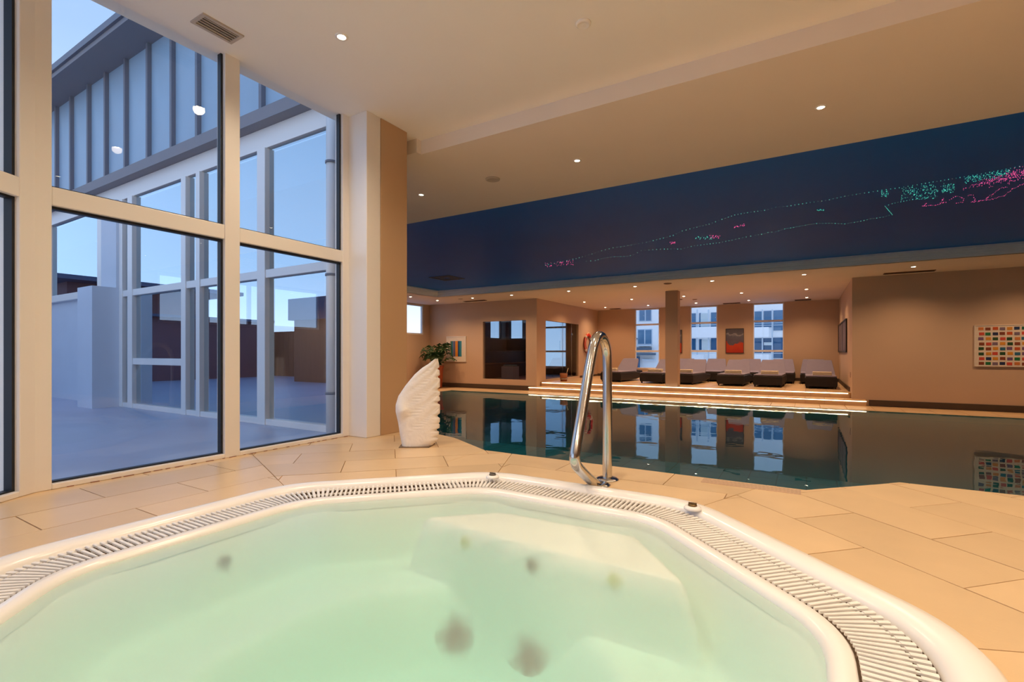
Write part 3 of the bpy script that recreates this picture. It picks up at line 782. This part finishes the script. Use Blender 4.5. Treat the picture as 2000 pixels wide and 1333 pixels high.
for _ in range(130): x = rr.uniform(1540, 1900); green.append(B4((x, 300-(x-1540)*.18+rr.uniform(-35, 12))))
for _ in range(9): green.append(B4((rr.uniform(380, 445), rr.uniform(514, 526))))
for _ in range(25): green.append(A4((rr.uniform(1430, 1560), rr.uniform(245, 268))))
pink = []
for _ in range(330): x = 1475+620*math.sqrt(rr.random()); pink.append(B4((x, 365-(x-1475)*.27+rr.gauss(0, 5+(x-1475)*.045))))
for seg in ([(1210,490),(1240,470),(1215,488),(1300,482),(1340,475),(1370,425),(1350,465),(1400,458)], [(1420,440),(1470,410),(1530,430),(1525,455),(1490,466),(1460,458)], [(1560,405),(1600,405),(1620,430),(1610,455),(1575,458)],
            [(1650,450),(1750,435),(1850,405),(1900,360),(1960,330),(2050,300)], [(1745,410),(1780,375),(1820,345),(1880,338)], [(1600, 455), (1660, 450)], [(1700, 440), (1730, 405), (1760, 395)]):
    pink += [B4((p[0]+rr.uniform(-4, 4), p[1]+rr.uniform(-4, 4))) for p in dots(seg, 11)]
for _ in range(16): pink.append(A4((rr.uniform(1235, 1280), rr.uniform(288, 305))))
for _ in range(26): pink.append(A4((rr.uniform(1545, 1625), rr.uniform(238, 262))))
for _ in range(26): x = rr.uniform(1720, 1825); pink.append(A4((x, 175-(x-1720)*.2+rr.uniform(-8, 8))))
for _ in range(50): x = rr.uniform(260, 480); pink.append(A4((x, rr.uniform(448, 488)-(x-260)*.08)))
mb = MB()
for mi_, pts in ((0, green), (1, pink)):
    for p in pts:
        x, y = onplane(p[0], p[1], ZB)
        D = -sT*x+cT*y; r_ = .0009*D*rr.uniform(.45, 1.0)*(.85 if mi_ == 0 else .95)
        mb.add([(x+r_, y, ZB-.003), (x, y+r_*1.5, ZB-.003), (x-r_, y, ZB-.003), (x, y-r_*1.5, ZB-.003), (x, y, ZB-.003-r_*1.6)], [(0, 1, 4), (1, 2, 4), (2, 3, 4), (3, 0, 4)], mi_)
o = mb.build('fibre_light_dots', [M['green'], M['pink']]); tag(o, 'fine green and pink fibre-optic light dots tracing an outline across the blue ceiling', 'fibre lights', None, 'stuff')

# ------------------------------------------------------------------ back windows, sauna windows, west windows
def framed(name, axis, c, a0, a1, z0, z1, rails, mulls=(), fw=.045, glass='glass', mat='frame', dep=.06):
    root = empty(name); tag(root, kind='structure')
    def bx(a, b_, za, zb, nm):
        mb = MB()
        if axis == 'y': mb.box(a, c, za, b_, c+dep, zb)
        else: mb.box(c, a, za, c-dep, b_, zb)
        mb.build(nm, M[mat], root, bevel=.003)
    bx(a0, a0+fw, z0, z1, 'jamb'); bx(a1-fw, a1, z0, z1, 'jamb'); bx(a0+fw, a1-fw, z0, z0+fw, 'sill'); bx(a0+fw, a1-fw, z1-fw, z1, 'head')
    for z in rails: bx(a0+fw, a1-fw, z-fw*.85, z+fw*.85, 'rail')
    for a in mulls: bx(a-fw*.8, a+fw*.8, z0+fw, z1-fw, 'mullion')
    ac = [a0+fw]+[q for a in mulls for q in (a-fw*.8, a+fw*.8)]+[a1-fw]
    zz = [z0+fw]+[q for z in rails for q in (z-fw*.85, z+fw*.85)]+[z1-fw]
    for i in range(0, len(ac), 2):
        for j in range(0, len(zz), 2):
            a, b_ = ac[i], ac[i+1]; za, zb = zz[j], zz[j+1]
            if axis == 'y': vs_ = [(a, c+dep/2, za), (b_, c+dep/2, za), (b_, c+dep/2, zb), (a, c+dep/2, zb)]
            else: vs_ = [(c-dep/2, a, za), (c-dep/2, b_, za), (c-dep/2, b_, zb), (c-dep/2, a, zb)]
            MB().add(vs_, [(0, 1, 2, 3)]).build('pane', M[glass], root)
    return root
for i, (a, b_) in enumerate(BW):
    framed('window_%d' % (3+i), 'y', YBACK+.03, a, b_, .54, 2.685, (1.165, 2.12), fw=.035)
framed('window_6', 'y', YBACK+.03, -9.4, -8.05, .54, 2.68, (1.165, 2.12), fw=.04, glass='blueglass')
framed('window_7', 'x', XL-.03, 8.5, 12.33, 1.70, 2.68, (), (10.4,), fw=.05)
framed('window_8', 'x', XL-.03, 4.6, 8.3, 1.70, 2.68, (), (6.45,), fw=.05)
M['frost'] = pbr('patterned_blind', (150, 190, 225), .8, noise=.3, nscale=30)
framed('window_9', 'x', XL-.03, 16.3, 17.15, 1.68, 2.6, (), (), glass='blueglass', mat='wooddark', fw=.03)
framed('window_10', 'y', YBACK+.03, -10.65, -10.02, 1.68, 2.6, (), (), glass='blueglass', mat='wooddark', fw=.03)
# sauna glass fronts
sg_ = empty('window_11'); tag(sg_, kind='structure')
MB().add([(-8.65, YN+.06, .30), (-7.11, YN+.06, .30), (-7.11, YN+.06, 2.08), (-8.65, YN+.06, 2.08)], [(0, 1, 2, 3)]).build('pane', M['glasstint'], sg_)
sg2 = empty('window_12'); tag(sg2, kind='structure')
for a, b_ in ((13.2, 14.5), (14.51, 15.2), (15.21, 15.69)):
    MB().add([(XA-.05, a, .30), (XA-.05, b_, .30), (XA-.05, b_, 2.09), (XA-.05, a, 2.09)], [(0, 1, 2, 3)]).build('pane', M['glasstint'], sg2)
for a in (14.505, 15.205): MB().box(XA-.055, a-.006, .30, XA-.045, a+.006, 2.09).build('joint_strip', M['steel'], sg2)
MB().box(XA-.045, 15.22, 1.70, XA-.02, 15.27, 1.76).build('hinge', M['steel'], sg2)
# sauna interior
struct('wall_sauna', MB().box(XA-.12, 12.75, .25, XA-.105, 13.18, ZS).box(XL+.001, YN+.125, .25, -8.68, YN+.14, ZS), M['wooddark'])
struct('wall_sauna_lining', MB().box(XL+.001, YN+.14, .25, XL+.02, 16.25, ZS).box(XL+.001, 16.25, .25, XL+.02, YBACK, 1.66).box(XL+.02, YBACK-.02, .25, -9.45, YBACK-.001, 1.66).box(-8.0, YBACK-.02, .25, XA-.12, YBACK-.001, ZS).box(XL+.02, YN+.13, ZS-.03, XA-.12, YBACK-.02, ZS-.01), M['wood'])
bn = empty('sauna_bench', (-9.9, 15.2, .25)); tag(bn, 'tiered brown wooden bench inside the dim sauna room', 'bench')
for k, (x0, x1, z) in enumerate(((-.85, .1, .95), (.1, .85, .50))):
    for i in range(6):
        w_ = (x1-x0)/6; MB().box(x0+i*w_+.01, -2.2, z-.03, x0+(i+1)*w_-.01, 2.2, z).build('plank', M['wood'], bn)
    MB().box(x0+.05, -2.15, 0, x1-.02, 2.15, z-.04).build('support', M['wooddark'], bn)
hb_ = empty('sauna_heater', (-8.25, 13.6, .25)); tag(hb_, 'pale boxy sauna heater guard behind the large dark window', 'heater')
MB().box(-.22, -.2, 0, .22, .2, .42).build('casing', M['cushion'], hb_, bevel=.01)
MB().box(-.18, -.16, .42, .18, .16, .47).build('stones', M['roofgrey'], hb_, bevel=.02)

# ------------------------------------------------------------------ pictures
def picture(name, label, axis, c, a0, a1, z0, z1, frame, canvas, out, th=.03, fw=.02):
    root = empty(name, ((a0+a1)/2, c, (z0+z1)/2) if axis == 'y' else (c, (a0+a1)/2, (z0+z1)/2)); tag(root, label, 'picture')
    if axis == 'x': root.rotation_euler = (0, 0, -PI/2)
    w2, h2 = (a1-a0)/2, (z1-z0)/2
    mb = MB(); mb.box(-w2, -th, -h2, -w2+fw, 0, h2).box(w2-fw, -th, -h2, w2, 0, h2).box(-w2+fw, -th, -h2, w2-fw, 0, -h2+fw).box(-w2+fw, -th, h2-fw, w2-fw, 0, h2)
    mb.build('frame', frame, root)
    MB().box(-w2+fw, -th*.7, -h2+fw, w2-fw, -.002, h2-fw).build('canvas', canvas, root)
    return root, w2-fw, h2-fw
# striped
white = picmat('mount_white', (226, 214, 200))
rt, w2, h2 = picture('striped_picture', 'framed print of upright blue and orange stripes beside the palm', 'y', YN-.003, -10.07, -9.29, .82, 1.64, M['whiteband'], white, 1, fw=.02)
cols = [(92, 110, 70), (28, 120, 140), (110, 112, 140), (92, 96, 130), (226, 140, 40), (226, 140, 40), (24, 64, 120), (26, 120, 150), (60, 140, 160)]
x = -w2*.62
for i, c_ in enumerate(cols):
    ww = w2*1.22/len(cols); MB().box(x, -.024, -h2*.62, x+ww*.99, -.0205, h2*.66).build('stripe', picmat('stripe_paint', c_), rt); x += ww
# grid picture
rt, w2, h2 = picture('grid_picture', 'white canvas with a grid of small coloured rectangles on the right wall', 'y', YN-.003, 2.757, 4.10, .845, 1.63, white, picmat('canvas_white', (222, 208, 192)), 1, fw=.012)
pal = [(200, 120, 60), (130, 60, 30), (190, 80, 30), (120, 100, 120), (210, 140, 40), (30, 50, 90), (20, 90, 70), (200, 70, 50), (20, 110, 60), (30, 40, 80), (40, 100, 130), (30, 70, 30), (110, 80, 120)]
pm = [picmat('grid_paint', c_) for c_ in pal]
me_by = [MB().box(-.037, -.024, -.028, .037, -.0205, .028).mesh('colour_patch', m_) for m_ in pm]
gridc = [[0,1,2,3,4,5,6],[7,8,9,1,2,3,7],[12,4,11,7,11,0,10],[1,7,3,4,11,1,4],[11,1,4,10,12,2,12],[11,4,7,11,4,10,12],[7,5,4,1,12,8,7],[1,8,3,9,7,0,1]]
for j in range(8):
    for i in range(13):
        idx = gridc[j][i] if i < 7 else gridc[(j+3) % 8][i-7]
        o = link('colour_patch', me_by[idx], rt, (-w2+.085+i*.0985+rr.uniform(-.006, .006), 0, h2-.06-j*.094+rr.uniform(-.005, .005)))
# orange/grey paintings
def abstract():
    m, t, b = newmat('abstract_painting'); N_ = t.nodes.new; L = t.links.new
    tcn = N_('ShaderNodeTexCoord'); sp = N_('ShaderNodeSeparateXYZ'); L(tcn.outputs['Object'], sp.inputs[0])
    n = N_('ShaderNodeTexNoise'); n.inputs['Scale'].default_value = 3.2; n.inputs['Detail'].default_value = 3; L(tcn.outputs['Object'], n.inputs['Vector'])
    ma = N_('ShaderNodeMath'); ma.operation = 'MULTIPLY_ADD'; ma.inputs[1].default_value = .7; L(n.outputs[0], ma.inputs[0]); L(sp.outputs['Z'], ma.inputs[2])
    rp_ = N_('ShaderNodeValToRGB'); L(ma.outputs[0], rp_.inputs[0]); r_ = rp_.color_ramp; r_.interpolation = 'LINEAR'
    r_.elements[0].position = 0; r_.elements[0].color = lin((176, 44, 14))+(1,); r_.elements[1].position = 1; r_.elements[1].color = lin((70, 62, 74))+(1,)
    for p, c_ in ((.28, (190, 62, 20)), (.31, (86, 78, 92)), (.50, (96, 96, 110)), (.56, (150, 146, 150)), (.60, (92, 90, 100))):
        e_ = r_.elements.new(p); e_.color = lin(c_)+(1,)
    L(rp_.outputs[0], b.inputs['Base Color']); b.inputs['Roughness'].default_value = .6; return m
ab = abstract(); blk = pbr('black_frame', (26, 20, 20), .5)
picture('abstract_painting', 'grey over orange abstract painting between the two right back windows', 'y', YBACK-.003, -2.28, -1.74, 1.10, 1.90, blk, ab, 1, fw=.012)
picture('abstract_painting', 'grey over orange abstract painting half hidden behind the column', 'y', YBACK-.003, -4.22, -3.68, 1.10, 1.90, blk, ab, 1, fw=.012)
rt, w2, h2 = picture('dark_picture', 'dark framed picture of grey upright bands on the alcove side wall', 'x', XC-.003, 14.0, 17.3, 1.12, 1.92, blk, picmat('grey_print', (110, 96, 104)), 1, fw=.04)
for k in range(4): MB().box(-w2+.3+k*w2*.5, -.024, -h2, -w2+.42+k*w2*.5, -.0205, h2).build('band', picmat('grey_band', (60, 50, 60)), rt)
# socket
o = MB().box(-.004, -.05, -.06, 0, .05, .06).build('wall_switch', M['slot'], None, bevel=.003, loc=(XC, 13.05, .62)); tag(o, 'small brown switch plate on the alcove corner wall', 'switch')

# ------------------------------------------------------------------ loungers
def make_lounger():
    root = empty('sun_lounger')
    W = .33
    # base: box tapering, wicker
    sec = [(0, .055, .265), (.04, .045, .285), (1.15, .05, .285), (1.25, .06, .27), (1.72, .12, .24)]
    rings = [[(-W+.015, y, zb), (W-.015, y, zb), (W, y, zb+.03), (W, y, zt-.02), (W-.02, y, zt), (-W+.02, y, zt), (-W, y, zt-.02), (-W, y, zb+.03)] for y, zb, zt in sec]
    MB().loft(rings, True, True, smooth=False).build('base', M['wicker'], root)
    lg = MB().loft([[(sx_*r_, sy_*r_, z) for sx_, sy_ in ((-1, -1), (1, -1), (1, 1), (-1, 1))] for r_, z in ((.014, 0), (.026, .12))], True, True, smooth=False).mesh('leg', M['wicker'])
    for x, y in ((-W+.04, .06), (W-.04, .06), (-W+.04, 1.62), (W-.04, 1.62)): link('leg', lg, root, (x, y, 0))
    MB().box(-W+.01, .02, .285, W-.01, 1.12, .315).build('seat', M['cushion'], root, bevel=.012)
    a = math.radians(46); c_, s_ = math.cos(a), math.sin(a)
    bk = MB(); rings = []
    for d_, w_, t_ in ((0, W, .05), (.10, W-.005, .055), (.48, W-.055, .045), (.53, W-.07, .03)):
        y = 1.12+d_*c_; z = .295+d_*s_
        rings.append([(-w_, y, z), (w_, y, z), (w_, y+t_*s_, z-t_*c_), (-w_, y+t_*s_, z-t_*c_)])
    bk.loft(rings, True, True, smooth=False); bk.build('backrest', M['cushion'], root, bevel=.008)
    MB().tube([(0, 1.70, .16), (0, 1.45, .54)], .015, 8).build('prop', M['wicker'], root)
    return root
lp = make_lounger()
def towel_at(x, y, z, label):
    t_ = empty('folded_towel', (x, y, z)); tag(t_, label, 'towel', 'folded towels on the loungers')
    mb = MB()
    for k in range(3):
        r_ = .014; z0 = .028*k
        mb.box(-.20, -.10, z0+.001, .20, .10, z0+.027)
    mb.build('folded_cloth', M['towel'], t_, bevel=.012, seg=3)
front = [(-4.998, 'A'), (-3.76, 'B'), (-2.94, 'C'), (-1.70, 'D'), (-.84, 'E'), (.30, 'F')]
lab = ['front-row lounger at the far left, seen behind the handrail', 'front-row lounger just left of the column', 'front-row lounger just right of the column, partly hidden by it', 'front-row lounger below the orange painting, fourth from left', 'front-row lounger under the rightmost back window', 'front-row lounger nearest the right alcove wall']
for i, (x, _) in enumerate(front):
    o = lp if i == 0 else copy_tree(lp)
    o.location = (x, 13.85+(.15 if i == 0 else 0), .24); o.rotation_euler.z = (-.10 if i < 3 else (-.03 if i < 5 else 0))
    tag(o, 'grey cushioned '+lab[i], 'sun lounger', 'sun loungers in the alcove')
    towel_at(x+(.03 if i else -.12), 14.22+(.15 if i == 0 else 0), .24+.316, 'folded cream towel on the '+lab[i].split(',')[0])
lab2 = ['back-row lounger at the far left beside the first back window', 'back-row lounger mostly hidden by the column', 'back-row lounger in front of the middle back window, right part', 'back-row lounger between the orange painting and right window', 'back-row lounger right of the right back window', 'back-row lounger by the right wall, overlapped by the front one']
for i, x in enumerate((-5.5, -3.60, -2.52, -1.50, -.62, .18)):
    o = copy_tree(lp); o.location = (x, 15.74, .24); o.rotation_euler.z = (-.08 if i < 2 else 0)
    tag(o, 'grey cushioned '+lab2[i], 'sun lounger', 'sun loungers in the alcove')
# ------------------------------------------------------------------ plant, bucket, life ring
pl = empty('potted_palm', (-10.05, 12.1, 0)); tag(pl, 'bushy green palm in a tall terracotta pot in the far left corner', 'potted plant')
MB().lathe([(.14, 0), (.15, .01), (.19, .60), (.215, .66), (.215, .70), (.19, .70), (.18, .66)], 28, caps=False).build('pot', M['pot'], pl)
MB().lathe([(.185, .65), (.10, .66), (.01, .665)], 20).build('soil', M['soil'], pl)
for i in range(24):
    a = i*2.4+.3; reach = rr.uniform(.30, .62); hgt = rr.uniform(.26, .74)
    P_ = [Vector((math.cos(a)*reach*t_, math.sin(a)*reach*t_*.8, .66+hgt*math.sin(t_*PI*.66))) for t_ in [k/9 for k in range(10)]]
    mb = MB(); mb.tube([tuple(p) for p in P_], .006, 5)
    for k in range(1, 10):
        d_ = (P_[k]-P_[k-1]).normalized(); side = d_.cross(Vector((0, 0, 1))).normalized()
        for sg in (-1, 1):
            L2 = .22*(1-abs(k-5)/9); tip = P_[k]+side*sg*L2+d_*L2*.5-Vector((0, 0, .05)); mid = P_[k]+side*sg*L2*.5+d_*L2*.3
            mb.add([tuple(P_[k]), tuple(mid+d_*.03), tuple(tip), tuple(mid-d_*.03-Vector((0, 0, .004)))], [(0, 1, 2, 3)])
    mb.build('frond', M['leaf'], pl)
bu = empty('wooden_bucket', (-6.35, 13.62, .24)); tag(bu, 'small wooden sauna bucket with ladle on the platform by the glass', 'bucket')
MB().lathe([(.10, 0), (.12, .24), (.11, .24), (.095, .03)], 20).build('tub', M['wood'], bu)
MB().lathe([(.112, .06), (.117, .06), (.119, .09), (.114, .09)], 20, caps=False).build('hoop', M['steel'], bu)
MB().tube([(.03, 0, .08), (.10, 0, .25), (.15, 0, .40)], .010, 8).build('ladle', M['towel'], bu)
lr = empty('life_ring', (XA+.05, 16.45, 1.44)); tag(lr, 'red and white life ring hanging on the alcove left wall', 'life ring')
n = 48; rings = []
for i in range(n):
    a = 2*PI*i/n; rings.append([(.045*math.cos(b_)*.8, math.cos(a)*(.31+.06*math.sin(b_)), math.sin(a)*(.31+.06*math.sin(b_))) for b_ in [2*PI*k/12 for k in range(12)]])
rings.append(rings[0]); mb = MB(); mb.loft(rings, True, False); mb.build('ring', M['red'], lr)
for q in range(4):
    a0 = q*PI/2+PI/4; rs_ = []
    for i in range(5):
        a = a0-.13+.26*i/4; rs_.append([(.049*math.cos(b_)*.8, math.cos(a)*(.31+.064*math.sin(b_)), math.sin(a)*(.31+.064*math.sin(b_))) for b_ in [2*PI*k/12 for k in range(12)]])
    MB().loft(rs_, True, True).build('band', M['whiteband'], lr)
MB().tube([(.03, math.cos(2*PI*i/24)*.38, math.sin(2*PI*i/24)*(.38+.015*math.cos(8*PI*i/24))) for i in range(24)], .006, 6, closed=True).build('rope', M['towel'], lr)

# ------------------------------------------------------------------ courtyard and the wing outside
M['terrfloor'] = pbr('terrace_paving', (170, 180, 200), .4, noise=.08, nscale=3)
struct('ground', MB().box(-16, -9, -.1, XW-.06, 2.9, .40), M['terrfloor'])
wing = empty('neighbouring_wing', (-8, 2.9, .4)); tag(wing, 'glazed building wing with pale blue metal cladding across the courtyard', 'building')
def wg(mb, name, mat, par=None, **k):
    o = mb.build(name, M[mat], wing, **k); o.matrix_parent_inverse = Matrix.Translation(wing.location).inverted(); return o
YO = 2.9
def wf(x0, x1, z0, z1, nm='frame', d=.06): wg(MB().box(x0, YO-d, z0, x1, YO+.04, z1), nm, 'frame', bevel=.004)
wf(-16, -2.93, 3.10, 3.30, 'head_beam', .05)
for a, b_ in ((-4.63, -4.50), (-5.78, -5.70), (-6.10, -6.00), (-7.45, -7.32), (-7.69, -7.60), (-3.10, -2.93)): wf(a, b_, .40, 3.10, 'post', .07)
wf(-5.70, -4.63, 1.83, 1.91, 'transom'); wf(-4.50, -3.10, 1.83, 1.91, 'transom'); wf(-6.0, -5.78, 1.83, 1.91, 'transom'); wf(-7.32, -6.10, 1.83, 1.91, 'transom'); wf(-7.60, -7.45, 1.83, 1.91, 'transom')
wf(-7.32, -6.10, .955, 1.035, 'transom')
wf(-7.69, -3.10, .40, .46, 'sill')
for a, b_, zs in ((-4.50, -3.10, (.46, 1.83, 1.91, 3.10)), (-5.70, -4.63, (.46, 1.83, 1.91, 3.10)), (-6.0, -5.78, (.46, 1.83, 1.91, 3.10)), (-7.32, -6.10, (.46, .955, 1.035, 1.83, 1.91, 3.10)), (-7.60, -7.45, (.46, 1.83, 1.91, 3.10))):
    for i in range(0, len(zs), 2):
        wg(MB().add([(a, YO-.02, zs[i]), (b_, YO-.02, zs[i]), (b_, YO-.02, zs[i+1]), (a, YO-.02, zs[i+1])], [(0, 1, 2, 3)]), 'pane', 'mirrorglass')
wg(MB().tube([(-3.44, YO-.14, .40), (-3.44, YO-.14, 3.25)], .045, 14), 'downpipe', 'frame')
for z in (.75, 1.75, 2.7): wg(MB().lathe([(.052, z), (.052, z+.02)], 14, (-3.44, YO-.14, 0)), 'pipe_clip', 'seam')
wg(MB().box(-8.15, YO-.35, .40, -7.69, YO+.05, 1.95), 'pier', 'terrace')
wg(MB().box(-8.15, YO-.10, 1.95, -7.69, YO+.05, 3.10), 'pier', 'terrace')
wg(MB().box(-16, YO-.02, .40, -8.15, YO+.08, 1.88), 'wall', 'terrace')
wf(-16, -8.15, 1.88, 1.98, 'sill', .09)
for a, b_ in ((-8.40, -8.15), (-10.4, -10.2), (-12.5, -12.35)): wf(a, b_, 1.98, 3.10, 'post')
for a, b_ in ((-10.2, -8.40), (-12.35, -10.4)):
    wg(MB().add([(a, YO-.01, 1.98), (b_, YO-.01, 1.98), (b_, YO-.01, 3.10), (a, YO-.01, 3.10)], [(0, 1, 2, 3)]), 'pane', 'mirrorglass')
# cladding panels and standing seams
seams = [-14.5, -13.9, -13.3, -12.7, -12.1, -11.5, -10.92, -10.34, -9.759, -9.188, -8.573, -8.011, -7.421, -6.818, -6.237, -5.68, -5.09, -4.506, -3.92, -3.33, -2.80]
for a, b_ in zip(seams[:-1], seams[1:]):
    wg(MB().box(a+.012, YO-.07, 3.45, b_-.012, YO+.02, 4.86), 'cladding_panel', 'zinc')
for x in seams: wg(MB().box(x-.022, YO-.115, 3.40, x+.022, YO-.05, 4.86), 'standing_seam', 'seam')
wg(MB().box(-16, YO-.16, 3.30, -2.7, YO+.05, 3.42), 'drip_edge', 'eave')
wg(MB().box(-16, YO-.10, 3.42, -2.7, YO+.05, 3.46), 'flashing', 'zinc')
wg(MB().box(-16, YO-.42, 4.84, -2.7, YO+.6, 4.92), 'eave_slab', 'eave')
wg(MB().box(-16, YO-.45, 4.90, -2.7, YO-.38, 4.98), 'gutter', 'seam')
struct('roof', MB().box(XL-.2, 3.1, 2.95, XR+.2, YBACK+.3, 3.08).box(XW-.1, swend[1]-.2, 2.95, XR+.2, 3.1, 3.08), M['roofgrey'])
struct('trim_7', MB().box(XW-.12, .70, ZC+.10, XW+.0, 3.0, 3.08), M['frame'])
# things south of the courtyard, seen mirrored in the coated panes
b1 = empty('dark_house', (-16, -.7, 0)); tag(b1, 'dark flat-roofed house reflected in the courtyard glazing', 'building')
def bb(root, x0, y0, z0, x1, y1, z1, nm, mat):
    o = MB().box(x0, y0, z0, x1, y1, z1).build(nm, M[mat], root); o.matrix_parent_inverse = Matrix.Translation(root.location).inverted()
bb(b1, -19.5, -3.0, 0, -13.8, 1.6, 2.0, 'wall', 'brick'); bb(b1, -18.0, -1.4, 2.0, -14.6, 1.4, 2.75, 'upper_wall', 'brick'); bb(b1, -18.5, -2.4, 2.75, -14.0, 1.8, 2.85, 'roof_slab', 'darkbld'); bb(b1, -19.6, -3.1, 2.0, -13.6, 1.7, 2.06, 'roof_slab', 'darkbld')
b2 = empty('timber_fence', (-11, -3.4, .4)); tag(b2, 'brown timber fence reflected low in the courtyard glazing', 'fence')
for i in range(30): bb(b2, -16+i*.24, -3.45, .4, -16+i*.24+.22, -3.40, 1.75, 'board', 'brown')
b3 = empty('grey_shed', (-9.8, -2.5, .4)); tag(b3, 'blue grey flat-roofed shed reflected right in the courtyard glazing', 'building')
bb(b3, -10.8, -3.3, .4, -8.8, -1.8, 2.2, 'wall', 'brown'); bb(b3, -10.9, -3.35, 1.9, -8.7, -1.7, 2.42, 'fascia', 'darkbld')

# ------------------------------------------------------------------ buildings seen through the back windows
YFc = 27.0
def FX(px, py):
    l = (px-1000)/956; D = YFc/(cT+l*sT); return D*(-sT+l*cT), 1.10-D*(py-690)/956
def fbox(root, px0, py0, px1, py1, nm, mat, d0=0.0, d1=.15):
    x0, z1 = FX(px0, (py0)); x1, _ = FX(px1, py0); zb = FX(px0, py1)[1]
    o = MB().box(x0, YFc-d0, zb, x1, YFc+d1, z1).build(nm, M[mat], root); o.matrix_parent_inverse = Matrix.Translation(root.location).inverted(); return o
h1 = empty('white_house', (-7.5, YFc, 0)); tag(h1, 'white rendered house with casement windows seen through the left back window', 'building')
o = MB().box(-12, YFc, -2, -6.3, YFc+6, 7).build('wall', M['facade'], h1); o.matrix_parent_inverse = Matrix.Translation(h1.location).inverted()
for (a, b_, c_, d_) in ((1250, 602, 1272, 627), (1247, 645, 1273, 672)):
    fbox(h1, a-1.5, b_-1.5, c_+1.5, d_+1.5, 'window_frame', 'rail', .06); mid = (a+c_)/2
    fbox(h1, a, b_, mid-1.2, d_, 'pane', 'facwin', .08); fbox(h1, mid+1.2, b_, c_, d_, 'pane', 'facwin', .08)
fbox(h1, 1247, 674, 1273, 677, 'ledge', 'rail', .25); fbox(h1, 1240, 679, 1273, 684, 'roof_strip', 'roofgrey', .3)
fbox(h1, 1236, 690, 1281, 694, 'roof_edge', 'roofgrey', .5); fbox(h1, 1241, 697, 1250, 730, 'shutter', 'facdark', .3); fbox(h1, 1257, 702, 1281, 704, 'ledge', 'rail', .3)
fbox(h1, 1240, 661, 1246, 663, 'canopy', 'roofgrey', .5)
h2_ = empty('balcony_building', (-3, YFc, 0)); tag(h2_, 'white apartment block with railed balconies seen through the right back windows', 'building')
o = MB().box(-6.1, YFc, -2, 3, YFc+6, 7).build('wall', M['facade'], h2_); o.matrix_parent_inverse = Matrix.Translation(h2_.location).inverted()
for (a, b_, c_, d_, mt) in ((1344, 613, 1359, 640, 'facwin'), (1366, 612, 1369, 640, 'facwin'), (1369, 613, 1384, 640, 'curtain'), (1389, 611, 1406, 640, 'facwin'), (1344, 662, 1359, 684, 'facdark'), (1366, 663, 1371, 684, 'facdark'), (1371, 664, 1388, 684, 'curtain'), (1389, 661, 1406, 684, 'facdark'),
                       (1474, 609, 1489, 640, 'facwin'), (1492, 608, 1508, 640, 'facwin'), (1511, 607, 1536, 646, 'facwin'), (1474, 661, 1489, 684, 'facdark'), (1491, 661, 1507, 684, 'facdark'), (1510, 660, 1540, 684, 'facdark'), (1492, 669, 1508, 675, 'curtain'), (1344, 690, 1350, 720, 'facdark'), (1474, 687, 1506, 691, 'facdark'), (1511, 687, 1529, 700, 'facdark')):
    fbox(h2_, a, b_, c_, d_, 'window', mt, .05 if mt != 'curtain' else .09)
for (a, c_, ys) in ((1344, 1406, (634, 637, 690)), (1472, 1540, (629, 633, 637, 690))):
    for y in ys: fbox(h2_, a, y, c_, y+.9, 'railing', 'rail', .6, -.55)
fbox(h2_, 1344, 641, 1406, 661, 'balcony_front', 'facade', .62, -.5); fbox(h2_, 1472, 641, 1503, 660, 'balcony_front', 'facade', .62, -.5); fbox(h2_, 1344, 693, 1378, 720, 'balcony_front', 'facade', .62, -.5); fbox(h2_, 1472, 692, 1503, 720, 'balcony_front', 'facade', .62, -.5)
for px in (1364, 1386, 1490, 1509): fbox(h2_, px-1.2, 606, px+1.2, 720, 'post', 'rail', .35, -.3)
struct('ground', MB().box(-60, YBACK+.3, -3.2, 60, 80, -3.0).box(-80, -60, -3.2, XL-.3, 60, -3.0), M['terrace'])
